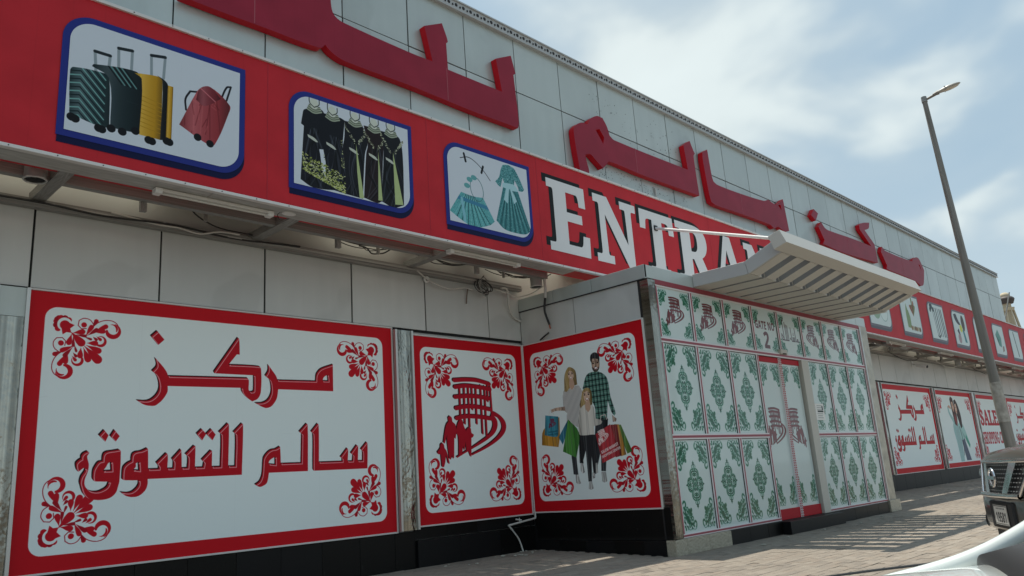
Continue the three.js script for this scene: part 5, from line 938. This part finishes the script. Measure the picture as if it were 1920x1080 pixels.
  const [c, x] = sheet(0.36, 0.17, 700, '#d9d9d4'); textUp(x, '19581', 0.18, 0.065, 0.12, '#15161a', 'bold', 'sans-serif', 0.85); x.fillStyle = '#555'; for (let k = 0; k < 6; k++) x.fillRect(0.07 + k * 0.04, 0.135, 0.025, 0.012); x.strokeStyle = '#333'; x.lineWidth = 0.006; x.strokeRect(0.008, 0.008, 0.344, 0.154);
  mesh('plate_recess', new RoundedBoxGeometry(0.62, 0.24, 0.06, 2, 0.02).translate(0, 0.61, 0.055), M.dark, t); const np = mesh('number_plate', new THREE.PlaneGeometry(0.36, 0.17).translate(0, 0.61, 0.092), printMat(tex(c), 0.4), t); mesh('plate_frame', new THREE.BoxGeometry(0.385, 0.195, 0.012).translate(0, 0.61, 0.085), M.black, np);
  mesh('air_intake', new THREE.BoxGeometry(0.9, 0.09, 0.05).translate(0, 0.41, -0.01), M.black, t);
  wheels(t, [0.98, 3.98], 0.40, 0.98);
}
{ // pale car in the near foreground: bonnet and windscreen corner
  const t = thing('parked_car', 'white car in the near foreground showing bonnet and windscreen corner', 'car', [0, 0, 0]); NEAR_PLACE(t);
  const P = new THREE.MeshPhysicalMaterial({ color: lin(0.66, 0.70, 0.67), roughness: 0.5, clearcoat: 0.9, clearcoatRoughness: 0.05 });
  mesh('body', loft(lerpSec([[0.0, 0.50, 0.40, 0.60, 0.10], [0.06, 0.66, 0.30, 0.68, 0.12], [0.2, 0.80, 0.26, 0.74, 0.14], [0.5, 0.865, 0.24, 0.83, 0.15], [1.0, 0.88, 0.24, 0.895, 0.16], [1.35, 0.885, 0.24, 0.925, 0.15], [1.8, 0.89, 0.24, 0.93, 0.14], [3.9, 0.89, 0.26, 0.94, 0.14], [4.4, 0.84, 0.3, 0.95, 0.14], [4.6, 0.72, 0.4, 0.85, 0.14]]), 28, 0.05), P, t);
  mesh('bonnet', loft(lerpSec([[0.16, 0.58, 0.66, 0.74, 0.03], [0.4, 0.74, 0.70, 0.82, 0.05], [0.9, 0.80, 0.76, 0.905, 0.06], [1.30, 0.82, 0.80, 0.94, 0.06]]), 24, 0.045), P, t);
  mesh('cabin', loft(lerpSec([[1.28, 0.74, 0.80, 0.93, 0.05], [1.6, 0.73, 0.8, 1.11, 0.12], [2.15, 0.68, 0.8, 1.40, 0.16], [2.6, 0.66, 0.8, 1.45, 0.18], [3.5, 0.64, 0.8, 1.42, 0.18], [4.2, 0.66, 0.8, 1.02, 0.12]]), 28, 0.02), carGlass, t);
  mesh('roof_panel', loft(lerpSec([[2.12, 0.60, 1.39, 1.43, 0.02], [2.6, 0.62, 1.42, 1.475, 0.02], [3.5, 0.60, 1.40, 1.45, 0.02]])), P, t);
  for (const q of [-1, 1]) mesh('shut_line', tube([[q * 0.60, 0.782, -0.25], [q * 0.765, 0.858, -0.6], [q * 0.80, 0.905, -0.95], [q * 0.81, 0.935, -1.25]], 0.0035, 6, 40), M.dark, t);
  mesh('cowl', loft(lerpSec([[1.27, 0.70, 0.86, 0.965, 0.03], [1.4, 0.745, 0.86, 0.995, 0.04], [1.52, 0.725, 0.9, 1.045, 0.04]]), 20, 0.04), M.black, t);
  for (const q of [-1, 1]) { mesh('pillar', tube([[q * 0.80, 0.86, -0.98], [q * 0.775, 0.945, -1.28], [q * 0.735, 1.10, -1.56], [q * 0.66, 1.40, -2.12]], 0.024, 10, 40), P, t); mesh('wiper', tube([[q * 0.3 - 0.3, 1.035, -1.40], [q * 0.3 - 0.1, 1.06, -1.47], [q * 0.3 + 0.24, 1.06, -1.50]], 0.012, 6), M.black, t); mesh('wing_mirror', new THREE.SphereGeometry(1, 16, 10).scale(0.11, 0.08, 0.07).translate(q * 0.97, 1.0, q > 0 ? -2.05 : -1.7), P, t); mesh('headlight', loft([[0.08, 0.05, 0.58, 0.66, 0.03], [0.2, 0.12, 0.56, 0.70, 0.04], [0.45, 0.05, 0.62, 0.74, 0.03]], 8, 0).translate(q * 0.64, 0.01, 0.02), new THREE.MeshPhysicalMaterial({ color: lin(0.6, 0.63, 0.63), roughness: 0.15, metalness: 0.3, clearcoat: 1 }), t); }
  wheels(t, [0.85, 3.5], 0.32, 0.88);
}
function SUV_PLACE(t) { t.position.set(8.41, 0, -2.01); t.rotation.y = Math.atan2(-0.5, -0.866); }
function NEAR_PLACE(t) { t.position.set(1.2, -0.016, -1.595); t.rotation.y = 3.5; }
renderer.render(scene, camera);
